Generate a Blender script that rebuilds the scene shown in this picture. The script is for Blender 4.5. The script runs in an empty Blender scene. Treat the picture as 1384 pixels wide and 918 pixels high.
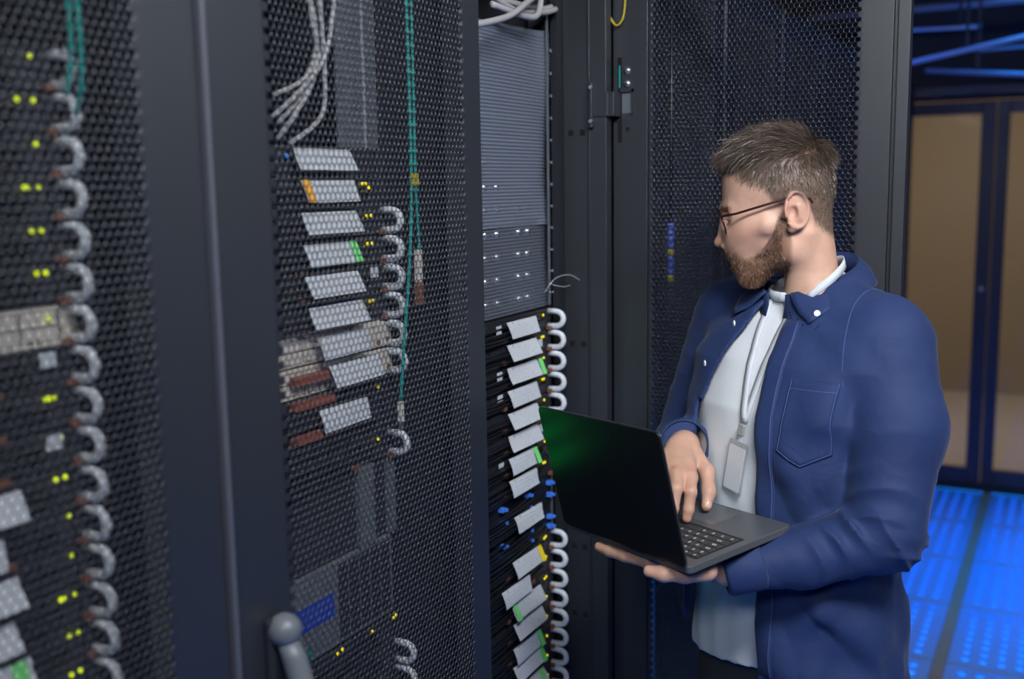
import bpy, math, random
import numpy as np
from mathutils import Vector, Matrix
from mathutils.bvhtree import BVHTree

rnd = random.Random(7)
nrng = np.random.default_rng(11)
sc = bpy.context.scene
col = sc.collection
PI = math.pi

# ------------------------------------------------------------------ camera
YAW, PITCH, ROLL = math.radians(27.9), math.radians(8.24), math.radians(-0.93)
F0 = Vector((-math.sin(YAW), math.cos(YAW), 0)); R0 = Vector((math.cos(YAW), math.sin(YAW), 0)); ZZ = Vector((0, 0, 1))
Fw = F0 * math.cos(PITCH) - ZZ * math.sin(PITCH)
Uw = R0.cross(Fw)
Rr = R0 * math.cos(ROLL) + Uw * math.sin(ROLL)
Ur = Rr.cross(Fw)
cam_d = bpy.data.cameras.new('camera')
cam_d.sensor_width = 36.0; cam_d.sensor_fit = 'HORIZONTAL'
cam_d.lens = 36.0 * 1430 / 1384
cam_d.clip_start = 0.05; cam_d.clip_end = 60
cam_d.dof.use_dof = True; cam_d.dof.focus_distance = 1.76; cam_d.dof.aperture_fstop = 2.4
cam = bpy.data.objects.new('camera', cam_d); col.objects.link(cam)
m = Matrix((( Rr.x, Ur.x, -Fw.x, 0.0), (Rr.y, Ur.y, -Fw.y, 0.0), (Rr.z, Ur.z, -Fw.z, 1.80), (0, 0, 0, 1)))
cam.matrix_world = m
sc.camera = cam

# ------------------------------------------------------------------ world, lights, exposure
w = bpy.data.worlds.new('world'); sc.world = w; w.use_nodes = True
bg = w.node_tree.nodes['Background']; bg.inputs[0].default_value = (0.05, 0.07, 0.12, 1); bg.inputs[1].default_value = 0.15
sc.view_settings.view_transform = 'Standard'; sc.view_settings.look = 'None'
sc.view_settings.exposure = 0.0; sc.view_settings.gamma = 1.0; sc.view_settings.use_curve_mapping = False

def area(name, loc, target, sx, sy, power, color, spread=None):
    d = bpy.data.lights.new(name, 'AREA'); d.shape = 'RECTANGLE'; d.size = sx; d.size_y = sy
    d.energy = power; d.color = color
    if spread: d.spread = spread
    o = bpy.data.objects.new(name, d); col.objects.link(o)
    o.location = loc
    o.rotation_euler = (Vector(target) - Vector(loc)).to_track_quat('-Z', 'Y').to_euler()
    return o
area('ceiling_lamp_aisle', (0.40, 0.45, 2.92), (-0.50, 1.6, 1.6), 1.0, 0.5, 31, (0.93, 0.96, 1.0), math.radians(110))
area('ceiling_lamp_rear', (0.1, -1.2, 2.92), (-0.5, 1.2, 1.7), 1.1, 0.5, 12, (0.93, 0.96, 1.0), math.radians(110))
area('ceiling_lamp_right', (1.15, 2.1, 2.90), (-0.8, 1.5, 2.0), 0.25, 2.2, 13, (0.90, 0.95, 1.0), math.radians(140))
area('added_blue_floor_light', (0.30, 5.0, 2.95), (0.30, 5.15, 0.0), 1.3, 1.5, 27, (0.0, 0.25, 1.0), math.radians(56))  # added blue light from above, standing in for glow from the floor
area('added_blue_side_fill', (1.38, 3.5, 0.6), (-0.8, 1.6, 1.0), 1.5, 0.1, 1.2, (0.02, 0.16, 1.0))  # added fill, no strip known here; tints the lower door frame blue
area('added_blue_pipe_fill', (-0.83, 4.6, 2.37), (0.3, 5.1, 2.50), 1.6, 0.04, 3.5, (0.02, 0.16, 1.0))  # added fill, no strip known on the racks; brightens the ceiling pipes

# ------------------------------------------------------------------ materials
MAT = {}
def mat(name, color, rough=0.5, metal=0.0, spec=0.5, noise=0.0, nscale=60.0, bump=0.0, bscale=300.0, emit=None, estr=0.0,
        trans=0.0, sss=0.0, coat=0.0, sheen=0.0, alpha=None):
    mt = bpy.data.materials.new(name); mt.use_nodes = True
    nt = mt.node_tree; b = nt.nodes['Principled BSDF']
    b.inputs['Base Color'].default_value = (*color, 1); b.inputs['Roughness'].default_value = rough
    b.inputs['Metallic'].default_value = metal; b.inputs['Specular IOR Level'].default_value = spec
    if trans: b.inputs['Transmission Weight'].default_value = trans
    if sss:
        b.inputs['Subsurface Weight'].default_value = sss; b.inputs['Subsurface Radius'].default_value = (0.012, 0.004, 0.002); b.inputs['Subsurface Scale'].default_value = 1.0
    if coat: b.inputs['Coat Weight'].default_value = coat
    if sheen: b.inputs['Sheen Weight'].default_value = sheen
    if alpha is not None: b.inputs['Alpha'].default_value = alpha
    if emit:
        b.inputs['Emission Color'].default_value = (*emit, 1); b.inputs['Emission Strength'].default_value = estr
    tc = nt.nodes.new('ShaderNodeTexCoord')
    if noise:
        n = nt.nodes.new('ShaderNodeTexNoise'); n.inputs['Scale'].default_value = nscale; n.inputs['Detail'].default_value = 4
        nt.links.new(tc.outputs['Object'], n.inputs['Vector'])
        mx = nt.nodes.new('ShaderNodeMix'); mx.data_type = 'RGBA'
        mx.inputs[6].default_value = (*[c * (1 - noise) for c in color], 1); mx.inputs[7].default_value = (*[min(1, c * (1 + noise)) for c in color], 1)
        nt.links.new(n.outputs['Fac'], mx.inputs[0]); nt.links.new(mx.outputs[2], b.inputs['Base Color'])
    if bump:
        n2 = nt.nodes.new('ShaderNodeTexNoise'); n2.inputs['Scale'].default_value = bscale; n2.inputs['Detail'].default_value = 3
        nt.links.new(tc.outputs['Object'], n2.inputs['Vector'])
        bp = nt.nodes.new('ShaderNodeBump'); bp.inputs['Strength'].default_value = bump; bp.inputs['Distance'].default_value = 0.001
        nt.links.new(n2.outputs['Fac'], bp.inputs['Height']); nt.links.new(bp.outputs['Normal'], b.inputs['Normal'])
    MAT[name] = mt
    return mt

mat('frame_paint', (0.017, 0.020, 0.027), 0.44, 0.0, 0.9, noise=0.10, nscale=9, bump=0.12, bscale=900)
mat('lip_highlight', (0.075, 0.080, 0.10), 0.35, 0.0, 0.9)
mat('mesh_paint', (0.024, 0.027, 0.037), 0.36, 0.15, 0.8)
mat('rack_inside', (0.016, 0.018, 0.024), 0.55, 0.0, 0.4, noise=0.2, nscale=6)
mat('hole_black', (0.002, 0.002, 0.003), 0.9)
mat('server_black', (0.012, 0.013, 0.017), 0.45, 0.1, 0.5, noise=0.3, nscale=120)
mat('bezel', (0.028, 0.030, 0.038), 0.5, 0.2, 0.5, noise=0.35, nscale=200)
mat('beige_panel', (0.66, 0.61, 0.54), 0.45, 0.1, 0.5, noise=0.15, nscale=80)
mat('handle_steel', (0.66, 0.69, 0.74), 0.35, 0.0, 0.5, noise=0.35, nscale=190, bump=0.5, bscale=260)
mat('screw_steel', (0.75, 0.77, 0.8), 0.25, 0.9)
mat('brown_latch', (0.20, 0.075, 0.045), 0.5)
mat('red_bar', (0.26, 0.065, 0.035), 0.5, noise=0.25, nscale=300)
mat('black_cable', (0.010, 0.011, 0.014), 0.35, 0, 0.6)
mat('white_cable', (0.40, 0.39, 0.40), 0.5, noise=0.15, nscale=40)
mat('teal_cable', (0.004, 0.30, 0.27), 0.4)
mat('yellow_tag', (0.50, 0.40, 0.02), 0.5)
mat('orange_strip', (0.95, 0.42, 0.03), 0.6)
mat('green_strip', (0.20, 0.75, 0.22), 0.6)
mat('yellow_strip', (0.95, 0.72, 0.02), 0.6)
mat('blue_plug', (0.06, 0.22, 0.85), 0.4)
mat('lime_led', (0.5, 0.6, 0.0), 0.4, emit=(0.55, 0.66, 0.0), estr=1.15)
mat('amber_led', (0.6, 0.5, 0.0), 0.4, emit=(0.75, 0.62, 0.0), estr=0.8)
mat('added_green_led', (0.0, 0.5, 0.1), 0.4, emit=(0.0, 0.85, 0.12), estr=1.3)  # glow of the added panel mirrored in the laptop lid
mat('blue_led', (0.0, 0.1, 0.5), 0.4, emit=(0.02, 0.25, 0.9), estr=1.0)
mat('grey_plastic', (0.11, 0.125, 0.145), 0.4, noise=0.2, nscale=30)
mat('blue_sticker', (0.012, 0.05, 0.42), 0.45)
mat('teal_sticker', (0.01, 0.15, 0.13), 0.45)
mat('laptop_metal', (0.105, 0.110, 0.122), 0.36, 0.35, 0.5, bump=0.05, bscale=2500)
mat('laptop_lid', (0.012, 0.014, 0.017), 0.30, 0.35, 0.5)
mat('laptop_edge', (0.30, 0.32, 0.35), 0.3, 0.9)
mat('laptop_key', (0.032, 0.032, 0.035), 0.5)
mat('key_well', (0.012, 0.012, 0.013), 0.6)
mat('key_legend', (0.75, 0.76, 0.8), 0.5, emit=(0.7, 0.72, 0.8), estr=0.25)
mat('trackpad', (0.145, 0.152, 0.165), 0.28, 0.35)
mat('screen_glass', (0.01, 0.01, 0.012), 0.15, emit=(0.25, 0.3, 0.35), estr=0.25)
mat('glasses_frame', (0.045, 0.012, 0.010), 0.25, 0.3, 0.6)
mat('button_white', (0.78, 0.80, 0.84), 0.35)
mat('lanyard', (0.56, 0.59, 0.64), 0.65, bump=0.2, bscale=800)
mat('badge_card', (0.62, 0.66, 0.72), 0.35, coat=0.5)
mat('badge_edge', (0.42, 0.45, 0.50), 0.25, 0.3)
mat('clip_metal', (0.45, 0.46, 0.48), 0.4, 0.3)
mat('tee_cloth', (0.66, 0.69, 0.73), 0.85, spec=0.2, bump=0.25, bscale=900, noise=0.03, nscale=30)
mat('trousers', (0.045, 0.05, 0.052), 0.9, spec=0.2, bump=0.4, bscale=1200)
mat('shoe_leather', (0.02, 0.015, 0.012), 0.4)
mat('floor_strip', (0.30, 0.20, 0.12), 0.5, noise=0.2, nscale=20)
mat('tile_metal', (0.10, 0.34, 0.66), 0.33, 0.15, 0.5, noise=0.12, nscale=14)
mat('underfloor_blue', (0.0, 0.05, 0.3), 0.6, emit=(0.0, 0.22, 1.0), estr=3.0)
mat('door_frame_metal', (0.028, 0.032, 0.060), 0.4, 0.2)
mat('wall_dark', (0.035, 0.038, 0.05), 0.7, noise=0.2, nscale=5)
mat('ceiling_dark', (0.014, 0.015, 0.02), 0.8, noise=0.2, nscale=5)
mat('pipe_paint', (0.45, 0.46, 0.55), 0.4, 0.2)
mat('corridor_wall', (0.40, 0.32, 0.23), 0.8, noise=0.05, nscale=3)
mat('corridor_floor', (0.58, 0.50, 0.40), 0.45, noise=0.05, nscale=3)
mat('dim_blue_sleeve', (0.06, 0.10, 0.42), 0.5)
mat('dim_yellow_sleeve', (0.30, 0.27, 0.03), 0.5)
mat('shelf_brown', (0.030, 0.025, 0.022), 0.45, 0.2, noise=0.2, nscale=40)
mat('eye_white', (0.6, 0.58, 0.56), 0.2)
mat('eye_dark', (0.02, 0.015, 0.012), 0.15)
# glass
g = bpy.data.materials.new('pane_glass'); g.use_nodes = True
nt = g.node_tree; nt.nodes.clear()
o_ = nt.nodes.new('ShaderNodeOutputMaterial'); tr = nt.nodes.new('ShaderNodeBsdfTransparent'); gl = nt.nodes.new('ShaderNodeBsdfGlossy'); mx = nt.nodes.new('ShaderNodeMixShader')
fr = nt.nodes.new('ShaderNodeFresnel'); fr.inputs[0].default_value = 1.45
tr.inputs[0].default_value = (0.92, 0.93, 0.95, 1); gl.inputs['Roughness'].default_value = 0.03
nt.links.new(fr.outputs[0], mx.inputs[0]); nt.links.new(tr.outputs[0], mx.inputs[1]); nt.links.new(gl.outputs[0], mx.inputs[2]); nt.links.new(mx.outputs[0], o_.inputs[0])
MAT['pane_glass'] = g
# translucent corrugated plastic
g = bpy.data.materials.new('corrugated_plastic'); g.use_nodes = True
nt = g.node_tree; b = nt.nodes['Principled BSDF']; out = nt.nodes['Material Output']
b.inputs['Base Color'].default_value = (0.21, 0.24, 0.31, 1); b.inputs['Roughness'].default_value = 0.35
tr = nt.nodes.new('ShaderNodeBsdfTransparent'); mx = nt.nodes.new('ShaderNodeMixShader'); mx.inputs[0].default_value = 0.62
nt.links.new(tr.outputs[0], mx.inputs[1]); nt.links.new(b.outputs[0], mx.inputs[2]); nt.links.new(mx.outputs[0], out.inputs[0])
MAT['corrugated_plastic'] = g
g2 = g.copy(); g2.name = 'thin_corrugated_plastic'; g2.node_tree.nodes['Mix Shader'].inputs[0].default_value = 0.32
MAT['thin_corrugated_plastic'] = g2
# paper tag with faint handwriting lines
g = bpy.data.materials.new('paper_tag'); g.use_nodes = True
nt = g.node_tree; b = nt.nodes['Principled BSDF']; b.inputs['Roughness'].default_value = 0.7
tc = nt.nodes.new('ShaderNodeTexCoord'); mp = nt.nodes.new('ShaderNodeMapping'); mp.inputs['Scale'].default_value = (1, 260, 170)
n = nt.nodes.new('ShaderNodeTexNoise'); n.inputs['Scale'].default_value = 1.0; n.inputs['Detail'].default_value = 6
cr = nt.nodes.new('ShaderNodeValToRGB'); cr.color_ramp.elements[0].position = 0.30; cr.color_ramp.elements[0].color = (0.20, 0.21, 0.24, 1)
cr.color_ramp.elements[1].position = 0.40; cr.color_ramp.elements[1].color = (0.58, 0.61, 0.66, 1)
nt.links.new(tc.outputs['Object'], mp.inputs[0]); nt.links.new(mp.outputs[0], n.inputs['Vector']); nt.links.new(n.outputs['Fac'], cr.inputs[0]); nt.links.new(cr.outputs[0], b.inputs['Base Color'])
MAT['paper_tag'] = g
# cloth of the navy shirt: weave bump + soft crease bump
g = bpy.data.materials.new('navy_cotton'); g.use_nodes = True
nt = g.node_tree; b = nt.nodes['Principled BSDF']; b.inputs['Roughness'].default_value = 0.68; b.inputs['Specular IOR Level'].default_value = 0.25
b.inputs['Sheen Weight'].default_value = 0.08; b.inputs['Sheen Roughness'].default_value = 0.4
tc = nt.nodes.new('ShaderNodeTexCoord')
n = nt.nodes.new('ShaderNodeTexNoise'); n.inputs['Scale'].default_value = 9; n.inputs['Detail'].default_value = 5
cr = nt.nodes.new('ShaderNodeValToRGB'); cr.color_ramp.elements[0].color = (0.0145, 0.029, 0.096, 1); cr.color_ramp.elements[1].color = (0.020, 0.040, 0.126, 1)
cr.color_ramp.elements[0].position = 0.3; cr.color_ramp.elements[1].position = 0.7
n3 = nt.nodes.new('ShaderNodeTexNoise'); n3.inputs['Scale'].default_value = 20; n3.inputs['Detail'].default_value = 3; n3.inputs['Distortion'].default_value = 1.2
b3 = nt.nodes.new('ShaderNodeBump'); b3.inputs['Strength'].default_value = 0.4; b3.inputs['Distance'].default_value = 0.005
n4 = nt.nodes.new('ShaderNodeTexNoise'); n4.inputs['Scale'].default_value = 1400; n4.inputs['Detail'].default_value = 1
b4 = nt.nodes.new('ShaderNodeBump'); b4.inputs['Strength'].default_value = 0.25; b4.inputs['Distance'].default_value = 0.0006
for q in (n, n3, n4): nt.links.new(tc.outputs['Object'], q.inputs['Vector'])
nt.links.new(n.outputs['Fac'], cr.inputs[0]); nt.links.new(cr.outputs[0], b.inputs['Base Color'])
nt.links.new(n3.outputs['Fac'], b3.inputs['Height']); nt.links.new(n4.outputs['Fac'], b4.inputs['Height']); nt.links.new(b3.outputs['Normal'], b4.inputs['Normal']); nt.links.new(b4.outputs['Normal'], b.inputs['Normal'])
MAT['navy_cotton'] = g
# skin: colours stored per vertex (scalp stubble, lips, painted socket shade), mottled
g = bpy.data.materials.new('skin'); g.use_nodes = True
nt = g.node_tree; b = nt.nodes['Principled BSDF']; b.inputs['Roughness'].default_value = 0.48; b.inputs['Specular IOR Level'].default_value = 0.4
b.inputs['Subsurface Weight'].default_value = 0.12; b.inputs['Subsurface Radius'].default_value = (0.010, 0.0035, 0.0018); b.inputs['Subsurface Scale'].default_value = 0.6
at = nt.nodes.new('ShaderNodeAttribute'); at.attribute_name = 'Col'
tc = nt.nodes.new('ShaderNodeTexCoord')
n = nt.nodes.new('ShaderNodeTexNoise'); n.inputs['Scale'].default_value = 55; n.inputs['Detail'].default_value = 5
mr = nt.nodes.new('ShaderNodeMapRange'); mr.inputs[3].default_value = 0.82; mr.inputs[4].default_value = 1.16
mu = nt.nodes.new('ShaderNodeMix'); mu.data_type = 'RGBA'; mu.blend_type = 'MULTIPLY'; mu.inputs[0].default_value = 1.0
n5 = nt.nodes.new('ShaderNodeTexNoise'); n5.inputs['Scale'].default_value = 700; n5.inputs['Detail'].default_value = 2
bp = nt.nodes.new('ShaderNodeBump'); bp.inputs['Strength'].default_value = 0.25; bp.inputs['Distance'].default_value = 0.0006
for q in (n, n5): nt.links.new(tc.outputs['Object'], q.inputs['Vector'])
nt.links.new(n.outputs['Fac'], mr.inputs[0]); nt.links.new(at.outputs['Color'], mu.inputs[6]); nt.links.new(mr.outputs[0], mu.inputs[7]); nt.links.new(mu.outputs[2], b.inputs['Base Color'])
nt.links.new(n5.outputs['Fac'], bp.inputs['Height']); nt.links.new(bp.outputs['Normal'], b.inputs['Normal'])
MAT['skin'] = g
def hair_mat(name, rough):
    g = bpy.data.materials.new(name); g.use_nodes = True
    nt = g.node_tree; b = nt.nodes['Principled BSDF']; b.inputs['Roughness'].default_value = rough; b.inputs['Specular IOR Level'].default_value = 0.55
    at = nt.nodes.new('ShaderNodeAttribute'); at.attribute_name = 'Col'; nt.links.new(at.outputs['Color'], b.inputs['Base Color'])
    MAT[name] = g
hair_mat('hair_strand', 0.36); hair_mat('beard_strand', 0.5)

# ------------------------------------------------------------------ helpers
WO = {}
def wo(p): return WO[p.name] if p is not None else Vector((0, 0, 0))
def tag(o, label=None, cat=None, group=None, kind=None):
    if label: o['label'] = label
    if cat: o['category'] = cat
    if group: o['group'] = group
    if kind: o['kind'] = kind
    return o
def empty(name, loc, label=None, cat=None, group=None, kind=None, parent=None):
    o = bpy.data.objects.new(name, None); col.objects.link(o); o.empty_display_size = 0.05
    o.location = Vector(loc) - wo(parent); o.parent = parent
    WO[o.name] = Vector(loc)
    return tag(o, label, cat, group, kind)
class MB:
    def __init__(s): s.v = []; s.f = []
    def add(s, vs, fs):
        n = len(s.v); s.v += [tuple(v) for v in vs]; s.f += [tuple(i + n for i in f) for f in fs]; return s
    def box(s, x0, x1, y0, y1, z0, z1, M=None):
        vs = [(x, y, z) for z in (z0, z1) for y in (y0, y1) for x in (x0, x1)]
        if M is not None: vs = [M @ Vector(v) for v in vs]
        return s.add(vs, [(0, 2, 3, 1), (4, 5, 7, 6), (0, 1, 5, 4), (2, 6, 7, 3), (0, 4, 6, 2), (1, 3, 7, 5)])
    def tube(s, pts, r, n=8, caps=True, flat=1.0):
        P = [Vector(p) for p in pts]; k = len(P); R = r if isinstance(r, (list, tuple)) else [r] * k
        up = None; rings = []
        for i in range(k):
            t = (P[min(i + 1, k - 1)] - P[max(i - 1, 0)]).normalized()
            if up is None:
                a = Vector((0, 0, 1)) if abs(t.z) < 0.9 else Vector((1, 0, 0)); up = (a - t * a.dot(t)).normalized()
            else:
                up = (up - t * up.dot(t)).normalized()
            sd = t.cross(up)
            rings.append([P[i] + (sd * math.cos(2 * PI * j / n) * flat + up * math.sin(2 * PI * j / n)) * R[i] for j in range(n)])
        fs = [(i * n + j, i * n + (j + 1) % n, (i + 1) * n + (j + 1) % n, (i + 1) * n + j) for i in range(k - 1) for j in range(n)]
        if caps: fs += [tuple(range(n - 1, -1, -1)), tuple((k - 1) * n + j for j in range(n))]
        return s.add([p for rg in rings for p in rg], fs)
    def disc(s, c, ax, r, h, n=14):
        c = Vector(c); ax = Vector(ax).normalized(); return s.tube([c, c + ax * h], r, n)
    def ball(s, c, r, n=8, mm=6):
        c = Vector(c); r = (r, r, r) if not isinstance(r, tuple) else r
        vs = [c + Vector((r[0] * math.sin(PI * (i + .5) / mm) * math.cos(2 * PI * j / n), r[1] * math.sin(PI * (i + .5) / mm) * math.sin(2 * PI * j / n), r[2] * math.cos(PI * (i + .5) / mm))) for i in range(mm) for j in range(n)]
        fs = [(i * n + j, (i + 1) * n + j, (i + 1) * n + (j + 1) % n, i * n + (j + 1) % n) for i in range(mm - 1) for j in range(n)]
        fs += [tuple(range(n)), tuple((mm - 1) * n + j for j in range(n - 1, -1, -1))]
        return s.add(vs, fs)
    def mesh(s, name, mt, smooth=False):
        me = bpy.data.meshes.new(name); me.from_pydata(s.v, [], s.f); me.materials.append(MAT[mt])
        if smooth: me.polygons.foreach_set('use_smooth', [True] * len(me.polygons))
        me.update(); return me
    # vertices are in world space: shift to the object's origin
    def build(s, name, mt, parent=None, smooth=False, bevel=0, local=False):
        if local: o0 = Vector((0, 0, 0))
        else:
            a = np.array(s.v); o0 = Vector(((a[:, 0].min() + a[:, 0].max()) / 2, (a[:, 1].min() + a[:, 1].max()) / 2, a[:, 2].min()))
        me = MB.mesh(s if local else MB().add([Vector(v) - o0 for v in s.v], s.f), name, mt, smooth)
        o = bpy.data.objects.new(name, me); col.objects.link(o)
        o.parent = parent
        if local: WO[o.name] = Vector((0, 0, 0))
        else: o.location = o0 - wo(parent); WO[o.name] = o0
        if bevel:
            b = o.modifiers.new('bevel', 'BEVEL'); b.width = bevel; b.segments = 2; b.limit_method = 'ANGLE'
        return o
def inst(name, me, loc, parent=None, rot=None, scale=None):
    o = bpy.data.objects.new(name, me); col.objects.link(o); o.parent = parent
    o.location = Vector(loc) - wo(parent); WO[o.name] = Vector(loc)
    if rot: o.rotation_euler = rot
    if scale: o.scale = scale
    return o
def np_mesh(name, v, f, mt, smooth=True, colors=None):
    me = bpy.data.meshes.new(name); v = np.asarray(v, np.float32); f = np.asarray(f, np.int32)
    k = f.shape[1]
    me.vertices.add(len(v)); me.vertices.foreach_set('co', v.ravel())
    me.loops.add(f.size); me.loops.foreach_set('vertex_index', f.ravel())
    me.polygons.add(len(f)); me.polygons.foreach_set('loop_start', np.arange(0, f.size, k, dtype=np.int32))
    me.update(calc_edges=True); me.validate()
    if smooth: me.polygons.foreach_set('use_smooth', np.ones(len(me.polygons), bool))
    if colors is not None:
        a = me.color_attributes.new('Col', 'FLOAT_COLOR', 'POINT'); a.data.foreach_set('color', np.concatenate([colors, np.ones((len(colors), 1))], 1).astype(np.float32).ravel())
    me.materials.append(MAT[mt]); return me

# ------------------------------------------------------------------ the setting
YB = 6.55                                  # far end wall with glass doors
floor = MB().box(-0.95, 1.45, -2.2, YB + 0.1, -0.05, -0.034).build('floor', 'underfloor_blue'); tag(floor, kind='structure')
TX0, TS, TG = -0.335, 0.605, 0.045         # tile columns start at the brown strip, rows
strip = MB()
for cxs in (-2, -1, 0, 1, 2, 3):
    x = TX0 + cxs * TS; strip.box(x - TG, x, -2.2, YB - 0.02, -0.03, 0.0)
for k in range(14): strip.box(-0.95, 1.40, YB - 0.05 - k * TS - 0.006, YB - 0.05 - k * TS + 0.006, -0.03, -0.001)
strip.build('floor_stringer', 'floor_strip', floor)
# perforated tile, one shared mesh
def tile_mesh():
    W, L = TS - TG - 0.004, TS - 0.012; N = 8; v = []; f = []
    mb = MB(); bx, by = 0.028, 0.028; cx_, cy_ = (W - 2 * bx) / N, (L - 2 * by) / N
    K = 8
    for i in range(N):
        for j in range(N):
            x0, y0 = bx + i * cx_, by + j * cy_; c = (x0 + cx_ / 2, y0 + cy_ / 2)
            out = []
            for k in range(K):
                a = 2 * PI * k / K; ca, sa = math.cos(a), math.sin(a); q = max(abs(ca), abs(sa))
                out.append((c[0] + ca / q * cx_ / 2, c[1] + sa / q * cy_ / 2, 0))
            inn = [(c[0] + math.cos(2 * PI * k / K) * cx_ * 0.29, c[1] + math.sin(2 * PI * k / K) * cy_ * 0.29, 0) for k in range(K)]
            low = [(p[0], p[1], -0.012) for p in inn]
            mb.add(out + inn + low, [(k, (k + 1) % K, K + (k + 1) % K, K + k) for k in range(K)] + [(K + k, K + (k + 1) % K, 2 * K + (k + 1) % K, 2 * K + k) for k in range(K)])
    for (a0, a1, b0, b1) in ((0, W, 0, by), (0, W, L - by, L), (0, bx, by, L - by), (W - bx, W, by, L - by)):
        mb.box(a0, a1, b0, b1, -0.02, 0)
    return mb.mesh('floor_tile', 'tile_metal')
tm = tile_mesh()
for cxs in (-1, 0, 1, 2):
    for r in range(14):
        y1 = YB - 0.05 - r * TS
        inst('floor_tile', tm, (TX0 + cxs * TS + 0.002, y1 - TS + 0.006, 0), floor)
tag(MB().box(-2.2, 1.45, -2.2, YB + 0.1, 3.0, 3.05).build('ceiling', 'ceiling_dark'), kind='structure')
tag(MB().box(1.40, 1.45, -2.2, YB, 0, 3.0).build('wall_right', 'wall_dark'), kind='structure')
tag(MB().box(-2.2, 1.45, -2.25, -2.2, 0, 3.0).build('wall_rear', 'wall_dark'), kind='structure')
wf = MB().box(-2.2, 1.45, YB, YB + 0.08, 2.24, 3.0)
wf.box(-2.2, -0.92, YB, YB + 0.08, 0, 2.24); wf.box(0.92, 1.45, YB, YB + 0.08, 0, 2.24)
tag(wf.build('wall_far', 'wall_dark'), kind='structure')
# glass door leaves at the end of the aisle
for n, (x0, x1) in enumerate(((-0.92, -0.405), (-0.400, 0.26), (0.265, 0.92))):
    d = empty('door_%d' % (n + 1), ((x0 + x1) / 2, YB + 0.03, 0.03), kind='structure')
    fm = MB(); s0 = 0.065; s1 = 0.075
    fm.box(x0, x0 + s0, YB, YB + 0.05, 0.03, 2.23); fm.box(x1 - s1, x1, YB, YB + 0.05, 0.03, 2.23)
    fm.box(x0 + s0, x1 - s1, YB, YB + 0.05, 2.16, 2.23); fm.box(x0 + s0, x1 - s1, YB, YB + 0.05, 0.03, 0.125)
    fm.build('door_frame', 'door_frame_metal', d, bevel=0.004)
    MB().box(x0 + s0, x1 - s1, YB + 0.02, YB + 0.03, 0.125, 2.16).build('glass_pane', 'pane_glass', d)
    MB().disc((x1 - 0.035, YB - 0.012, 1.18), (0, 1, 0), 0.013, 0.012).build('lock', 'screw_steel', d)
tag(MB().box(-0.92, 0.92, YB - 0.03, YB + 0.08, 0.0, 0.03).build('trim_1', 'rack_inside'), kind='structure')
# corridor behind the glass
tag(MB().box(-2.6, 2.2, YB + 0.08, YB + 3.1, -0.05, 0.0).build('floor_corridor', 'corridor_floor'), kind='structure')
tag(MB().box(-2.6, 2.2, YB + 3.1, YB + 3.15, 0, 3.0).build('wall_corridor', 'corridor_wall'), kind='structure')
tag(MB().box(-2.65, -2.6, YB + 0.08, YB + 3.1, 0, 3.0).build('wall_corridor_side', 'corridor_wall'), kind='structure')
tag(MB().box(-2.6, 2.2, YB + 0.08, YB + 3.1, 3.0, 3.05).build('ceiling_corridor', 'ceiling_dark'), kind='structure')
area('corridor_lamp', (-0.7, YB + 1.3, 2.95), (-0.7, YB + 1.6, 0), 1.2, 0.8, 30, (1.0, 0.84, 0.62))
# overhead pipes and trays near the doors
def pipe(name, p0, p1, r, label, n=10, m_='pipe_paint'):
    a, b = Vector(p0), Vector(p1); e = empty(name, (a + b) / 2, label, 'pipe', 'pipes under the ceiling')
    MB().tube([a, b], r, n).build('tube', m_, e, True)
    for t in (0.18, 0.82):
        c = a.lerp(b, t); MB().box(c.x - 0.006, c.x + 0.006, c.y - 0.006, c.y + 0.006, c.z, 3.0).build('hanger', 'rack_inside', e)
    return e
pipe('ceiling_pipe', (-1.3, 5.9, 2.66), (0.9, 5.6, 2.62), 0.017, 'straight level pipe highest under the dark ceiling at upper right')
pipe('ceiling_pipe', (-0.66, 5.0, 2.305), (0.55, 5.3, 2.55), 0.0115, 'bright blue lit pipe slanting up to the right above the glass doors')
pipe('ceiling_pipe', (-0.62, 5.2, 2.285), (0.6, 4.7, 2.12), 0.0115, 'thin blue lit pipe slanting down to the right just under the bright one')
pipe('ceiling_pipe', (-0.9, 5.4, 2.50), (-0.40, 5.2, 2.46), 0.008, 'short dim blue pipe beside the open mesh door top')
pipe('ceiling_pipe', (-0.45, 5.6, 2.40), (0.9, 5.6, 2.43), 0.007, 'thin dim pipe running level between the two slanting pipes')
tr_ = empty('door_header_beam', (0, YB - 0.12, 2.25), 'dark blue beam running level just above the glass doors', 'beam')
MB().box(-1.1, 1.1, YB - 0.16, YB - 0.10, 2.255, 2.30).build('beam', 'door_frame_metal', tr_)
MB().box(-1.1, 1.1, YB - 0.10, YB - 0.0, 2.255, 2.26).build('flange', 'door_frame_metal', tr_)

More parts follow.
